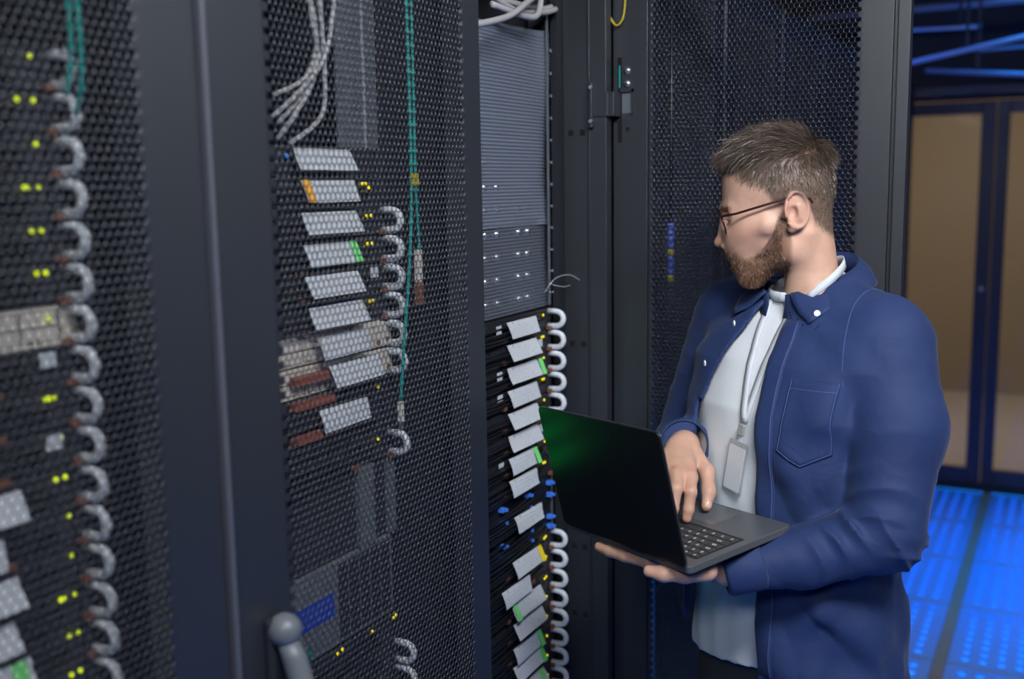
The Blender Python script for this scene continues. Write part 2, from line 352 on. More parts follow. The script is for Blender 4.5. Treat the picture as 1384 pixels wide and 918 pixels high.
# ------------------------------------------------------------------ perforated panel
def hex_panel(W, H, p, name):
    rows = int(H / (p * 0.8660254)); cols = int(W / p); ry = p * 0.8660254
    R = p / math.sqrt(3)
    ang = np.radians(np.array([30, 90, 150, 210, 270, 330])); ox = np.cos(ang) * R; oz = np.sin(ang) * R
    hs = 0.875
    i, j = np.meshgrid(np.arange(cols), np.arange(rows), indexing='ij'); i = i.ravel(); j = j.ravel()
    cx_ = (i + 0.5 + 0.5 * (j % 2)) * p; cz_ = (j + 0.5) * ry; n = len(cx_)
    zero = np.zeros((n, 6))
    def ring(s, dep):
        return np.stack([zero + dep, cx_[:, None] + ox[None] * s, cz_[:, None] + oz[None] * s], 2)
    V = np.concatenate([ring(1, 0.0), ring(hs, -0.0003), ring(hs * 0.98, -0.0012)], 1)          # n,18,3
    base = (np.arange(n) * 18)[:, None, None]
    k = np.arange(6); k2 = (k + 1) % 6
    q = np.concatenate([np.stack([k, k2, 6 + k2, 6 + k], 1), np.stack([6 + k, 6 + k2, 12 + k2, 12 + k], 1)], 0)[None]
    Fq = (base + q).reshape(-1, 4); V = V.reshape(-1, 3)
    # closed half cells on both borders
    jj = np.arange(rows); bx_ = np.where(jj % 2 == 1, 0.0, (cols + 0.5) * p); m0 = len(V)
    VB = np.stack([np.zeros((rows, 6)), bx_[:, None] + ox[None], ((jj + 0.5) * ry)[:, None] + oz[None]], 2).reshape(-1, 3)
    b2 = (m0 + np.arange(rows) * 6)[:, None]
    FB = np.concatenate([b2 + np.array([[0, 1, 2, 3]]), b2 + np.array([[0, 3, 4, 5]])], 0)
    me = np_mesh(name, np.concatenate([V, VB]), np.concatenate([Fq, FB]), 'mesh_paint', smooth=False)
    return me, (cols + 0.5) * p, rows * ry
PZ0, PH = 0.17, 2.08
panel_me, PW, PHH = hex_panel(0.434, PH, 0.0102, 'mesh_panel')
panel3_me, PW3, _ = hex_panel(0.408, PH, 0.0102, 'mesh_panel')
XF = -0.81                                  # front plane of the closed doors
Z0, Z1 = 0.06, 2.32
def mesh_door(parent, my0, y0, y1, handle=False):
    """closed door: frame from y0 to y1, mesh starting at my0"""
    my1 = my0 + PW
    fr = MB()
    fr.box(XF - 0.035, XF, y0, my0, Z0, Z1); fr.box(XF - 0.035, XF, my1, y1, Z0, Z1)
    fr.box(XF - 0.035, XF, my0, my1, Z0, PZ0); fr.box(XF - 0.035, XF, my0, my1, PZ0 + PHH, Z1)
    d = fr.build('door', 'frame_paint', parent, bevel=0.004)
    inst('mesh_panel', panel_me, (XF + 0.0005, my0, PZ0), d)
    MB().box(XF - 0.034, XF - 0.02, my0 - 0.012, my0 - 0.002, PZ0, PZ0 + PHH).build('inner_flange', 'frame_paint', d)
    return d
def rack(ya, yb, label, door=True, my0=None, dy0=None, dy1=None, group=None):
    e = empty('server_rack', (-1.35, (ya + yb) / 2, 0), label, 'server rack', group)
    for x in (-0.99, -1.86):
        for (a, b_) in ((ya + 0.004, ya + 0.05), (yb - 0.05, yb - 0.004)):
            MB().box(x - 0.02, x + 0.02, a, b_, Z0, Z1 - 0.04).build('post', 'rack_inside', e)
    MB().box(-1.90, -0.85, ya + 0.001, ya + 0.004, Z0, Z1).build('side_panel', 'rack_inside', e)
    MB().box(-1.90, -0.85, yb - 0.004, yb - 0.001, Z0, Z1).build('side_panel', 'rack_inside', e)
    MB().box(-1.90, -0.85, ya, yb, Z1, Z1 + 0.02).build('top_panel', 'frame_paint', e)
    MB().box(-1.90, -0.85, ya, yb, 0.0, Z0).build('plinth', 'rack_inside', e)
    MB().box(-1.905, -1.90, ya, yb, Z0, Z1).build('back_panel', 'rack_inside', e)
    d = mesh_door(e, my0, dy0, dy1) if door else None
    return e, d
J0, J1, J2, J3 = 0.247, 0.847, 1.447, 2.050
r1, d1 = rack(J0, J1, 'black server rack with closed mesh door nearest the camera, at the left edge', True, 0.762 - PW, 0.252, 0.843)
r2, d2 = rack(J1, J2, 'black server rack with closed mesh door in the middle, popped-out swing handle', True, 0.952, 0.851, 1.442)
r3, _ = rack(J2, J3, 'black server rack standing open beside the man, tagged servers and plastic sheet inside', False)
# edge lip on the door 2 / door 1 seam, highlight painted in as lighter colour
MB().box(XF - 0.03, XF + 0.004, 0.8505, 0.8575, Z0, Z1).build('edge_lip', 'lip_highlight', d2, bevel=0.003)
# swing handle, lever swung out
hy, hz = 0.915, 1.290
MB().box(XF, XF + 0.012, hy - 0.018, hy + 0.018, hz - 0.26, hz + 0.015).build('handle_dish', 'rack_inside', d2, bevel=0.004)
lever = MB().tube([(XF + 0.020, hy, hz - 0.012), (XF + 0.030, hy, hz - 0.03), (XF + 0.062, hy + 0.004, hz - 0.15), (XF + 0.068, hy + 0.004, hz - 0.172)], [0.012, 0.0145, 0.0155, 0.010], 14)
lever.build('handle_lever', 'grey_plastic', d2, True)
MB().ball((XF + 0.018, hy, hz), (0.021, 0.020, 0.020), 16, 10).build('handle_pivot', 'grey_plastic', d2, True)
# more racks down the row behind the open door
for k in range(7):
    ya = 2.125 + k * 0.6
    names = ['first', 'second', 'third', 'fourth', 'fifth', 'sixth', 'seventh']
    rack(ya, ya + 0.6, 'closed mesh-door rack behind the open door, %s one down the row' % names[k], True, ya + 0.075, ya + 0.004, ya + 0.596, group='racks further down the aisle')

# rack 3: pillar, open door
pil = MB().box(-0.945, -0.882, 2.028, 2.048, Z0, Z1); pil.box(-0.882, -0.846, 2.020, 2.048, Z0, Z1); pil.box(-0.8835, -0.8815, 2.018, 2.03, Z0, Z1)
pil.build('door_pillar', 'frame_paint', r3, bevel=0.0015)
for z in (1.907, 1.467, 1.02, 0.866, 0.58, 0.30):
    for x in (-0.928, -0.902):
        MB().box(x - 0.0055, x + 0.0055, 2.0272, 2.0285, z - 0.006, z + 0.006).build('square_hole', 'hole_black', r3)
MB().box(-0.96, -0.945, 2.0, 2.045, Z0, Z1).build('pillar_return', 'rack_inside', r3)
D3Y = 2.062
f3 = MB()
f3.box(-0.848, -0.773, D3Y, D3Y + 0.03, Z0, Z1); f3.box(-0.771, -0.764, D3Y + 0.001, D3Y + 0.03, Z0, Z1)
f3.box(-0.764 + PW3, -0.304, D3Y + 0.001, D3Y + 0.03, Z0, Z1)
f3.box(-0.296, -0.275, D3Y, D3Y + 0.035, Z0, Z1); f3.box(-0.304, -0.296, D3Y + 0.012, D3Y + 0.03, Z0, Z1)
f3.box(-0.773, -0.771, D3Y + 0.006, D3Y + 0.03, Z0, Z1)
f3.box(-0.764, -0.764 + PW3, D3Y + 0.001, D3Y + 0.03, Z0, PZ0); f3.box(-0.764, -0.764 + PW3, D3Y + 0.001, D3Y + 0.03, PZ0 + PHH, Z1)
d3 = f3.build('door', 'frame_paint', r3, bevel=0.0012)
inst('mesh_panel', panel3_me, (-0.764, D3Y + 0.0005, PZ0), d3, rot=(0, 0, -PI / 2))
# hinge hardware
MB().box(-0.8375, -0.8285, D3Y - 0.0012, D3Y + 0.001, 1.885, 2.056).build('hinge_slot', 'hole_black', d3)
MB().box(-0.8345, -0.8315, D3Y - 0.002, D3Y, 1.995, 2.04).build('earth_wire', 'teal_cable', d3)
hb = MB().box(-0.878, -0.872, D3Y - 0.055, D3Y - 0.020, 1.915, 2.005); hb.box(-0.873, -0.842, D3Y - 0.045, D3Y - 0.035, 1.937, 1.985); hb.box(-0.846, -0.830, D3Y - 0.04, D3Y - 0.002, 1.937, 1.985)
hb.build('hinge', 'frame_paint', r3, bevel=0.001)
hp = MB().box(-0.830, -0.803, D3Y - 0.006, D3Y, 1.986, 1.992); hp.box(-0.806, -0.803, D3Y - 0.006, D3Y, 1.942, 1.992); hp.build('hinge_plate', 'frame_paint', d3)
MB().box(-0.828, -0.806, D3Y - 0.001, D3Y + 0.002, 1.944, 1.985).build('hinge_window', 'grey_plastic', d3)
for z in (2.029, 2.003):
    MB().disc((-0.817, D3Y - 0.003, z), (0, 1, 0), 0.0075, 0.004, 16).build('screw', 'screw_steel', d3, True)
    MB().box(-0.8215, -0.8125, D3Y - 0.0036, D3Y - 0.0028, z - 0.0008, z + 0.0008).build('screw_slot', 'hole_black', d3)
for x, z, r in ((-0.817, 1.932, 0.0045), (-0.838, 1.932, 0.004)):
    MB().disc((x, D3Y - 0.002, z), (0, 1, 0), r, 0.003, 10).build('screw', 'frame_paint', d3)
MB().disc((-0.816, D3Y - 0.0008, 1.912), (0, 1, 0), 0.0045, 0.002, 12).build('screw_hole', 'hole_black', d3)
for z in (1.995, 1.928): MB().disc((-0.874, D3Y - 0.058, z), (0, 1, 0), 0.004, 0.004, 10).build('screw', 'screw_steel', r3)

# ------------------------------------------------------------------ servers
XE = -0.96
U = 0.0445
def handle_path():
    p = [(0.0, 0, 0.0155), (0.016, 0, 0.0155)]
    for k in range(1, 8):
        a = PI / 2 - k * PI / 8; p.append((0.018 + 0.0165 * math.cos(a), 0, 0.0155 * math.sin(a)))
    return p + [(0.016, 0, -0.0155), (0.0, 0, -0.0155)]
M_handle = MB().tube(handle_path(), 0.0060, 9).mesh('handle', 'handle_steel', True)
mb = MB().box(-0.62, -0.004, -0.46, -0.022, -0.0212, 0.0212)
M_chassis = mb.mesh('chassis', 'server_black')
mb = MB().box(-0.004, 0.0, -0.4826, 0.0, -0.0210, -0.0165); mb.box(-0.004, 0.0, -0.4826, 0, 0.0165, 0.0210)
mb.box(-0.004, 0.001, -0.022, 0.0, -0.0165, 0.0165); mb.box(-0.004, 0.001, -0.4826, -0.46, -0.0165, 0.0165)
for k in range(9):
    y = -0.455 + k * 0.048; mb.box(-0.003, 0.0015, y, y + 0.044, -0.0155, -0.001); mb.box(-0.003, 0.0005, y, y + 0.044, 0.001, 0.0155)
    mb.box(0.0015, 0.004, y + 0.004, y + 0.010, -0.0135, -0.003)
M_front = mb.mesh('front_panel', 'bezel'); M_front_beige = mb.mesh('front_panel', 'beige_panel')
M_latch = MB().box(0, 0.008, -0.006, 0.006, -0.0035, 0.0035).mesh('latch', 'brown_latch')
M_bar = MB().box(0, 0.014, 0, 0.088, -0.0055, 0.0055).mesh('red_bar', 'red_bar')
M_led = {k: MB().ball((0, 0, 0), (0.0022, 0.0030, 0.0030), 8, 5).mesh('indicator_light', k, True) for k in ('lime_led', 'amber_led', 'added_green_led', 'blue_led')}
def tag_mesh(wd, ht, out, wob):
    a = [(0.006, 0, 0), (0.006, wd, 0)]; mb = MB(); n = 5
    vs = []
    for s in (0, 0.0008):
        for i in range(n + 1):
            t = i / n
            for q in (0, 1):
                vs.append((0.017 + out * t + wob * math.sin(q * 2 + t * 3) + s, q * wd, -ht * t + (0.004 * math.sin(2 * t) * wob * 60 * q)))
    fs = [(2 * i, 2 * i + 1, 2 * i + 3, 2 * i + 2) for i in range(n)] + [(2 * (n + 1) + 2 * i, 2 * (n + 1) + 2 * i + 2, 2 * (n + 1) + 2 * i + 3, 2 * (n + 1) + 2 * i + 1) for i in range(n)]
    return mb.add(vs, fs).mesh('paper_label', 'paper_tag')
M_tags = [tag_mesh(0.122, 0.031, 0.013, 0.0015), tag_mesh(0.128, 0.030, 0.012, -0.0015), tag_mesh(0.116, 0.032, 0.010, 0.002), tag_mesh(0.124, 0.030, 0.015, 0.0)]
M_strip = {}
for nm in ('orange_strip', 'green_strip', 'yellow_strip'):
    M_strip[nm] = MB().add([(0.0195, 0, 0.0005), (0.0195, 0.016, 0.0005), (0.0325, 0.016, -0.0305), (0.0325, 0, -0.0305), (0.0202, 0, 0.0008), (0.0202, 0.016, 0.0008), (0.0333, 0.016, -0.0302), (0.0333, 0, -0.0302)],
                       [(3, 2, 1, 0), (4, 5, 6, 7), (0, 1, 5, 4), (2, 3, 7, 6), (1, 2, 6, 5), (3, 0, 4, 7)]).mesh('marker_strip', nm)
M_cables = []
for vset in range(4):
    rr = random.Random(40 + vset); mb = MB()
    for k in range(5):
        z = 0.012 - k * 0.006; pts = []; sag = rr.uniform(0.002, 0.009); out = rr.uniform(0.004, 0.012); y1 = rr.uniform(-0.09, -0.045)
        for t in np.linspace(0, 1, 9):
            pts.append((0.004 + out * math.sin(PI * min(1, t * 1.05)) , -0.47 + (0.47 + y1) * t, z - sag * math.sin(PI * t) - 0.006 * (1 - t)))
        mb.tube(pts, 0.0021, 6)
    M_cables.append(mb.mesh('cable_bundle', 'black_cable', True))
M_smallpaper = MB().box(0.004, 0.0048, 0, 0.020, -0.008, 0.008).mesh('paper_scrap', 'paper_tag')

def server(ye, z, label, group, handle=True, leds=(), tagv=None, strip=None, beige=False, bars=(), cables=True, latches=True, scrap=None, led_kind='lime_led', x=XE, tag_dy=-0.214, tag_dz=0.017):
    e = empty('rack_server', (x, ye, z), label, 'server', group)
    inst('chassis', M_chassis, (x, ye, z), e)
    inst('front_panel', M_front_beige if beige else M_front, (x, ye, z), e)
    if handle:
        inst('handle', M_handle, (x + 0.001, ye - 0.010, z), e); inst('handle', M_handle, (x + 0.001, ye - 0.472, z), e)
    if cables: inst('cable_bundle', M_cables[rnd.randrange(4)], (x, ye, z), e)
    if latches:
        for dy in (-0.018, -0.112, -0.222): inst('latch', M_latch, (x + 0.003, ye + dy, z - 0.0185), e)
    for (dy, dz) in leds: inst('indicator_light', M_led[led_kind], (x + 0.004, ye + dy, z + dz), e)
    for (dy, dz) in bars: inst('red_bar', M_bar, (x + 0.004, ye + dy, z + dz), e)
    if scrap: inst('paper_scrap', M_smallpaper, (x + 0.004, ye + scrap[0], z + scrap[1]), e)
    if tagv is not None:
        t = inst('paper_label', M_tags[tagv], (x, ye + tag_dy - 0.012, z + tag_dz), e)
        if strip:
            nm, dy = strip; inst('marker_strip', M_strip[nm], (x, ye + tag_dy + dy - 0.012, z + tag_dz), t)
    return e
ORD = ['top', 'second', 'third', 'fourth', 'fifth', 'sixth', 'seventh', 'eighth', 'ninth', 'tenth', 'eleventh', 'twelfth', 'thirteenth', 'fourteenth', 'fifteenth', 'sixteenth', 'seventeenth', 'eighteenth']
# left rack
B1 = 0.795
led1 = {0: [-0.037], 1: [-0.037, -0.056], 2: [-0.038], 3: [-0.052, -0.039, -0.056], 4: [-0.051, -0.039], 5: [-0.049, -0.038], 6: [-0.039], 7: [-0.049], 8: [-0.052, -0.047, -0.040], 9: [-0.048, -0.036],
        10: [-0.046, -0.034], 11: [-0.033], 12: [-0.034], 13: [-0.052, -0.047, -0.034], 14: [-0.045, -0.033], 15: [-0.046, -0.034]}
tag1 = {10: (1, None), 11: (2, None), 12: (3, None), 13: (1, None), 14: (0, ('green_strip', 0.098)), 15: (1, ('green_strip', 0.1))}
for k in range(16):
    z = 1.928 - k * 0.0446
    lb = 'black server with steel handle and lime lights, %s handle down in the left rack' % ('topmost' if k == 0 else ORD[k])
    if k == 6: lb = 'pale beige fronted server among black ones in the left rack'
    tv, st = tag1.get(k, (None, None))
    server(B1, z, lb, 'servers in the left rack', leds=[(dy, 0.0125 if k != 6 else 0.008) for dy in led1[k]], tagv=tv, strip=st, beige=(k == 6), cables=(k != 6), tag_dy=(-0.214, -0.226, -0.206, -0.220)[k % 4] - 0.010, scrap=(-0.058, 0.010) if k in (7, 9) else None)
for k in range(16, 19):
    server(B1, 1.928 - k * 0.0446, 'black server low in the left rack, %s below the picture edge' % ORD[k - 16].replace('top', 'first'), 'servers low in the left rack', tagv=k % 4)
# middle rack
B2 = 1.392; z0 = 1.751
mid = [(2, 'topmost black unit with wide blank paper label in the middle rack', dict(handle=False, tagv=1, cables=False, latches=False, leds=[(-0.10, 0.004), (-0.235, 0.006)], led_kind='blue_led', tag_dy=-0.226)),
       (1, 'black unit in middle rack, paper tag with orange left edge', dict(handle=False, tagv=0, strip=('orange_strip', 0.0), latches=False, leds=[(-0.063, 0.012), (-0.055, 0.012), (-0.047, 0.006), (-0.085, 0.006), (-0.085, -0.012), (-0.078, -0.012)], led_kind='amber_led')),
       (0, 'black server below the orange-edged tag in the middle rack, uppermost curved handle', dict(tagv=1, leds=[(-0.055, 0.008), (-0.043, 0.008)], led_kind='amber_led')),
       (-1, 'black server in the middle rack, paper tag with green right edge', dict(tagv=0, strip=('green_strip', 0.104), leds=[(-0.055, 0.010), (-0.043, 0.010)], led_kind='amber_led')),
       (-2, 'black server with plain tag directly under the green-edged one, middle rack', dict(tagv=3, leds=[(-0.043, 0.008)], led_kind='amber_led', scrap=(-0.056, 0.010))),
       (-3, 'black server with plain tag directly above the two beige units', dict(tagv=1, leds=[(-0.055, 0.010), (-0.046, 0.010)], led_kind='amber_led', tag_dy=-0.207)),
       (-4, 'upper one of the two beige fronted units in the middle rack', dict(tagv=2, beige=True, cables=False, latches=False, tag_dy=-0.190, leds=[(-0.02, -0.012)], led_kind='amber_led')),
       (-5, 'lower one of the two beige fronted units in the middle rack', dict(tagv=0, beige=True, cables=False, latches=False, tag_dy=-0.168, bars=[(-0.252, 0.006)])),
       (-6, 'black unit under the beige ones with curled tag and red bar', dict(handle=False, tagv=2, tag_dy=-0.195, tag_dz=0.001, bars=[(-0.256, 0.014)], latches=False, leds=[(-0.04, 0.006)], led_kind='amber_led')),
       (-7, 'black unit with a red bar, no tag, in the middle rack', dict(handle=False, bars=[(-0.256, 0.010)], latches=False)),
       (-8, 'black server with a lone curved handle above the dark blank panel', dict(leds=[(-0.045, 0.012)], led_kind='amber_led'))]
for k, lb, kw in mid: server(B2, z0 + k * U, lb, 'servers in the middle rack', **kw)
# beige end caps that carry brown plugs on the beige units
for k in (-4, -5):
    e = [o for o in bpy.data.objects if o.name.startswith('rack_server') and abs(WO[o.name].z - (z0 + k * U)) < 1e-4 and abs(WO[o.name].y - B2) < 1e-4][0]
    MB().box(XE + 0.001, XE + 0.006, B2 - 0.105, B2 - 0.001, z0 + k * U - 0.020, z0 + k * U + 0.020).build('end_plate', 'beige_panel', e, bevel=0.001)
    for dy, dz in ((-0.014, -0.010), (-0.040, -0.012)):
        MB().disc((XE + 0.005, B2 + dy, z0 + k * U + dz), (1, 0, 0), 0.0042, 0.004, 10).build('plug', 'brown_latch', e)
# blank panel, grey storage unit, dark units below
e = empty('blank_panel', (XE, B2 - 0.24, 1.245), 'dark vented blank panel below the last handle in the middle rack', 'panel')
MB().box(XE - 0.01, XE - 0.004, B2 - 0.48, B2, 1.245, 1.372).build('plate', 'bezel', e)
MB().box(XE - 0.004, XE + 0.004, B2 - 0.10, B2 - 0.06, 1.245, 1.372).build('rib', 'grey_plastic', e)
MB().box(XE - 0.004, XE + 0.003, B2 - 0.02, B2, 1.245, 1.372).build('ear', 'grey_plastic', e)
for k in range(12): MB().box(XE - 0.004, XE - 0.001, B2 - 0.44, B2 - 0.12, 1.252 + k * 0.010, 1.257 + k * 0.010).build('slat', 'bezel', e)
e = empty('storage_unit', (XE, B2 - 0.24, 1.105), 'grey storage unit with blue sticker low in the middle rack', 'storage unit')
MB().box(XE - 0.55, XE, B2 - 0.46, B2 - 0.01, 1.108, 1.243).build('housing', 'grey_plastic', e, bevel=0.004)
MB().box(XE, XE + 0.0015, 1.125, 1.222, 1.160, 1.196).build('sticker', 'blue_sticker', e); MB().box(XE, XE + 0.0015, 1.09, 1.165, 1.112, 1.135).build('sticker', 'teal_sticker', e)
for k in range(5): MB().box(XE, XE + 0.002, 1.235 + k * 0.028, 1.258 + k * 0.028, 1.118, 1.235).build('vent_rib', 'bezel', e)
server(B2, 1.0835, 'black server right under the grey storage unit, yellow lights along its front', 'servers low in the middle rack', handle=False, latches=False, leds=[(-0.17, 0.016), (-0.158, 0.018), (-0.08, 0.016), (-0.02, 0.016), (-0.012, 0.018), (-0.24, 0.012)], led_kind='amber_led')
for k in range(1, 5): server(B2, 1.0835 - k * U, 'dark server behind mesh, %s under the yellow-lit one in the middle rack' % ORD[k - 1].replace('top', 'first'), 'dark servers at the foot of the middle rack', latches=False)
# grey cover plates and bundle at the top of the middle rack
e = empty('cable_cover', (XE, 1.35, 1.86), 'grey translucent cover plate hanging above the top unit of the middle rack', 'cover')
MB().box(XE - 0.01, XE - 0.006, 1.288, 1.352, 1.862, 2.12).build('plate', 'grey_plastic', e); MB().box(XE - 0.012, XE - 0.004, 1.352, 1.356, 1.862, 2.12).build('rib', 'clip_metal', e)
MB().box(XE - 0.014, XE - 0.010, 1.356, 1.394, 1.862, 2.12).build('plate', 'grey_plastic', e)
def cable(name, pts, r, m_, label, group, cat='cable', n=8):
    # smooth the polyline with a Catmull-Rom pass
    P = [Vector(p) for p in pts]; out = []
    for i in range(len(P) - 1):
        p0, p1, p2, p3 = P[max(i - 1, 0)], P[i], P[i + 1], P[min(i + 2, len(P) - 1)]
        for t in np.linspace(0, 1, 7)[:-1]:
            t = float(t); out.append(0.5 * ((2 * p1) + (p2 - p0) * t + (2 * p0 - 5 * p1 + 4 * p2 - p3) * t * t + (3 * p1 - p0 - 3 * p2 + p3) * t ** 3))
    out.append(P[-1])
    o = MB().tube(out, r, n).build(name, m_, None, True); return tag(o, label, cat, group)
wc = [[(-.93, 1.165, 2.17), (-.925, 1.20, 2.03), (-.925, 1.185, 1.955), (-.93, 1.145, 1.90), (-.95, 1.130, 1.868)],
      [(-.92, 1.185, 2.17), (-.915, 1.19, 2.04), (-.92, 1.20, 1.96), (-.925, 1.195, 1.90), (-.945, 1.150, 1.862)],
      [(-.93, 1.205, 2.17), (-.92, 1.175, 2.05), (-.92, 1.185, 1.98), (-.93, 1.165, 1.93), (-.95, 1.135, 1.89)],
      [(-.91, 1.225, 2.17), (-.91, 1.215, 2.06), (-.915, 1.195, 1.98), (-.925, 1.150, 1.93), (-.95, 1.12, 1.895)],
      [(-.93, 1.13, 2.17), (-.92, 1.165, 2.08), (-.92, 1.185, 2.00), (-.93, 1.17, 1.95), (-.95, 1.125, 1.925)]]
wl = ['white grey cable curling in lowest, onto the top unit of the middle rack', 'white grey cable with the widest swing at the top of the middle rack', 'white grey cable crossing the others at the top of the middle rack',
      'white grey cable hanging rightmost at the top of the middle rack', 'white grey cable hanging leftmost at the top of the middle rack']
for p, l in zip(wc, wl): cable('network_cable', p, 0.0035, 'white_cable', l, 'white cables at the top of the middle rack')
cable('fibre_cable', [(-.90, 1.378, 2.17), (-.90, 1.380, 1.95), (-.90, 1.378, 1.80), (-.90, 1.366, 1.68), (-.905, 1.352, 1.56), (-.91, 1.345, 1.47)], 0.0026, 'teal_cable', 'teal fibre cable hanging on the left of the pair in the middle rack', 'teal fibre cables')
cable('fibre_cable', [(-.895, 1.385, 2.17), (-.895, 1.384, 1.95), (-.895, 1.383, 1.80), (-.895, 1.388, 1.71), (-.895, 1.385, 1.66)], 0.0022, 'teal_cable', 'teal fibre cable hanging on the right of the pair, ending in a clip', 'teal fibre cables')
cable('fibre_cable', [(-.90, 0.772, 2.17), (-.90, 0.775, 1.99), (-.905, 0.778, 1.92), (-.92, 0.782, 1.885), (-.945, 0.785, 1.862)], 0.0032, 'teal_cable', 'teal fibre cable hanging beside the handles in the left rack', 'teal fibre cables')
cable('fibre_cable', [(-.905, 0.764, 2.17), (-.905, 0.766, 2.03), (-.91, 0.772, 1.95), (-.92, 0.77, 1.90)], 0.0026, 'teal_cable', 'thinner teal fibre cable left of its neighbour in the left rack', 'teal fibre cables')
o = MB().box(-.899, -.891, 1.376, 1.386, 1.803, 1.822).build('cable_tag', 'yellow_tag'); tag(o, 'small yellow tag clipped round the teal cables of the middle rack', 'tag')
o = empty('fibre_connector', (-.895, 1.384, 1.62), 'grey and brown fibre connector hanging at the end of the right teal cable', 'connector')
MB().box(-.900, -.890, 1.379, 1.389, 1.655, 1.705).build('sleeve', 'beige_panel', o, bevel=0.001); MB().box(-.901, -.889, 1.379, 1.389, 1.62, 1.655).build('plug', 'brown_latch', o, bevel=0.001)
o = empty('fibre_connector', (-.91, 1.345, 1.43), 'pale fibre connector at the end of the left teal cable', 'connector')
MB().box(-.914, -.906, 1.341, 1.349, 1.440, 1.472).build('sleeve', 'beige_panel', o, bevel=0.001); MB().box(-.913, -.907, 1.342, 1.348, 1.428, 1.44).build('plug', 'grey_plastic', o)
# open rack
B3 = 1.985
t3 = [(1.526, 0, None), (1.4815, 3, None), (1.437, 1, ('green_strip', 0.128)), (1.3925, 0, None), (1.348, 3, None), (1.3035, 1, None), (1.259, 2, ('green_strip', 0.100)), (1.2145, 2, None)]
l3 = ['topmost tagged server under the plastic sheet in the open rack', 'second tagged server under the plastic sheet in the open rack', 'open rack server, third down, green tab sticking out beside its tag',
      'fourth tagged server under the plastic sheet in the open rack', 'fifth tagged server in the open rack, level with the laptop top corner', 'sixth tagged server in the open rack, beside the laptop lid',
      'open rack server whose torn tag has a green end, above the blue plugs', 'server with plain tag directly above the blue plugs in the open rack']
for i, (z, tv, st) in enumerate(t3):
    server(B3, z, l3[i], 'servers in the open rack', handle=(i < 7), tagv=tv, strip=st, leds=[(-0.04, 0.010), (-0.048, 0.010)][:1 + (i % 2)], led_kind='amber_led', scrap=(-0.075, 0.0) if i in (1, 5) else ((-0.25, 0.004) if i in (0, 2, 3, 6) else None))
for i, (zc, lb) in enumerate(((1.158, 'upper patch unit with blue plugs and a paper tag in the open rack'), (1.098, 'lower patch unit with blue plugs in the open rack'))):
    e = empty('patch_unit', (XE, B3, zc - 0.035), lb, 'patch panel', 'patch units in the open rack')
    hh = 0.034 if i == 0 else 0.0255
    MB().box(XE - 0.4, XE, B3 - 0.4826, B3, zc - hh, zc + hh).build('panel', 'server_black', e)
    MB().box(XE, XE + 0.002, B3 - 0.006, B3, zc - hh, zc + hh).build('edge_rail', 'grey_plastic', e)
    for dy in (-0.236, -0.127, -0.024, -0.34, -0.44):
        for dz in (0.018, -0.008) if i == 0 else (0.004, -0.017):
            pl = MB().box(XE, XE + 0.012, B3 + dy - 0.006, B3 + dy + 0.006, zc + dz - 0.0045, zc + dz + 0.0045); pl.box(XE + 0.012, XE + 0.019, B3 + dy - 0.003, B3 + dy + 0.003, zc + dz - 0.002, zc + dz + 0.0045)
            pl.build('blue_plug', 'blue_plug', e, bevel=0.001)
    c_ = inst('cable_bundle', M_cables[i], (XE + 0.006, B3, zc + 0.006), e); inst('cable_bundle', M_cables[i + 2], (XE + 0.008, B3, zc - (0.016 if i == 0 else 0.004)), e)
    if i == 0: inst('paper_label', M_tags[2], (XE + 0.004, B3 - 0.214, zc - 0.002), e)
t4 = [(1.05, 0, ('yellow_strip', 0.106), -0.206, 0.014), (1.0055, 2, None, -0.252, 0.012), (0.961, 1, ('green_strip', 0.0), -0.21, 0.016), (0.9165, 3, None, -0.206, 0.018), (0.872, 2, ('green_strip', 0.1), -0.208, 0.012), (0.8275, 0, ('green_strip', 0.11), -0.21, 0.018), (0.783, 1, ('green_strip', 0.1), -0.2, 0.010), (0.7385, 3, None, -0.21, 0.014)]
l4 = ['server in the open rack whose tag has a yellow end, below the blue plugs', 'server in the open rack with a torn tag shifted left, below the yellow-ended one', 'server in the open rack whose tag has a green left end',
      'server with plain tag between the green-left tag and the lower green tags, open rack', 'server in the open rack with the uppermost of the low green-right tags', 'server in the open rack with the middle one of the low green-right tags',
      'server in the open rack with the lowest green-right tag', 'server with plain tag at the bottom frame edge in the open rack']
for i, (z, tv, st, dy, dz) in enumerate(t4):
    server(B3, z, l4[i], 'servers in the open rack', tagv=tv, strip=st, tag_dy=dy, tag_dz=dz, leds=[(-0.04, 0.012), (-0.048, 0.010)][:1 + ((i + 1) % 2)], led_kind='amber_led')
for i in range(3): server(B3, 0.694 - i * U, 'tagged server in the open rack, %s below the picture edge' % ORD[i].replace('top', 'first'), 'servers low in the open rack', tagv=i % 4)
# drive shelves behind the plastic sheet
M_knob = MB().disc((0, 0, 0), (1, 0, 0), 0.0075, 0.018, 12).mesh('thumb_screw', 'screw_steel', True)
for k in range(12):
    z = 1.572 + k * 0.0445; nm = ['lowest', 'second lowest', 'third lowest', 'fourth lowest'][k] if k < 4 else None
    lb = ('%s drive shelf with bright thumb screws behind the thin plastic sheet' % nm) if nm else 'drive shelf dimly seen behind the milky plastic sheet, %s from its top' % ORD[11 - k].replace('top', 'first')
    e = empty('drive_shelf', (XE - 0.02, B3, z - 0.02), lb, 'drive shelf', 'drive shelves behind the plastic sheet' if nm is None else 'lower drive shelves')
    MB().box(XE - 0.5, XE - 0.03, B3 - 0.47, B3 - 0.01, z - 0.0212, z + 0.0212).build('housing', 'shelf_brown', e, bevel=0.002)
    for dy in (-0.245, -0.198, -0.108, -0.069): inst('thumb_screw', M_knob, (XE - 0.03, B3 + dy, z + 0.004), e)
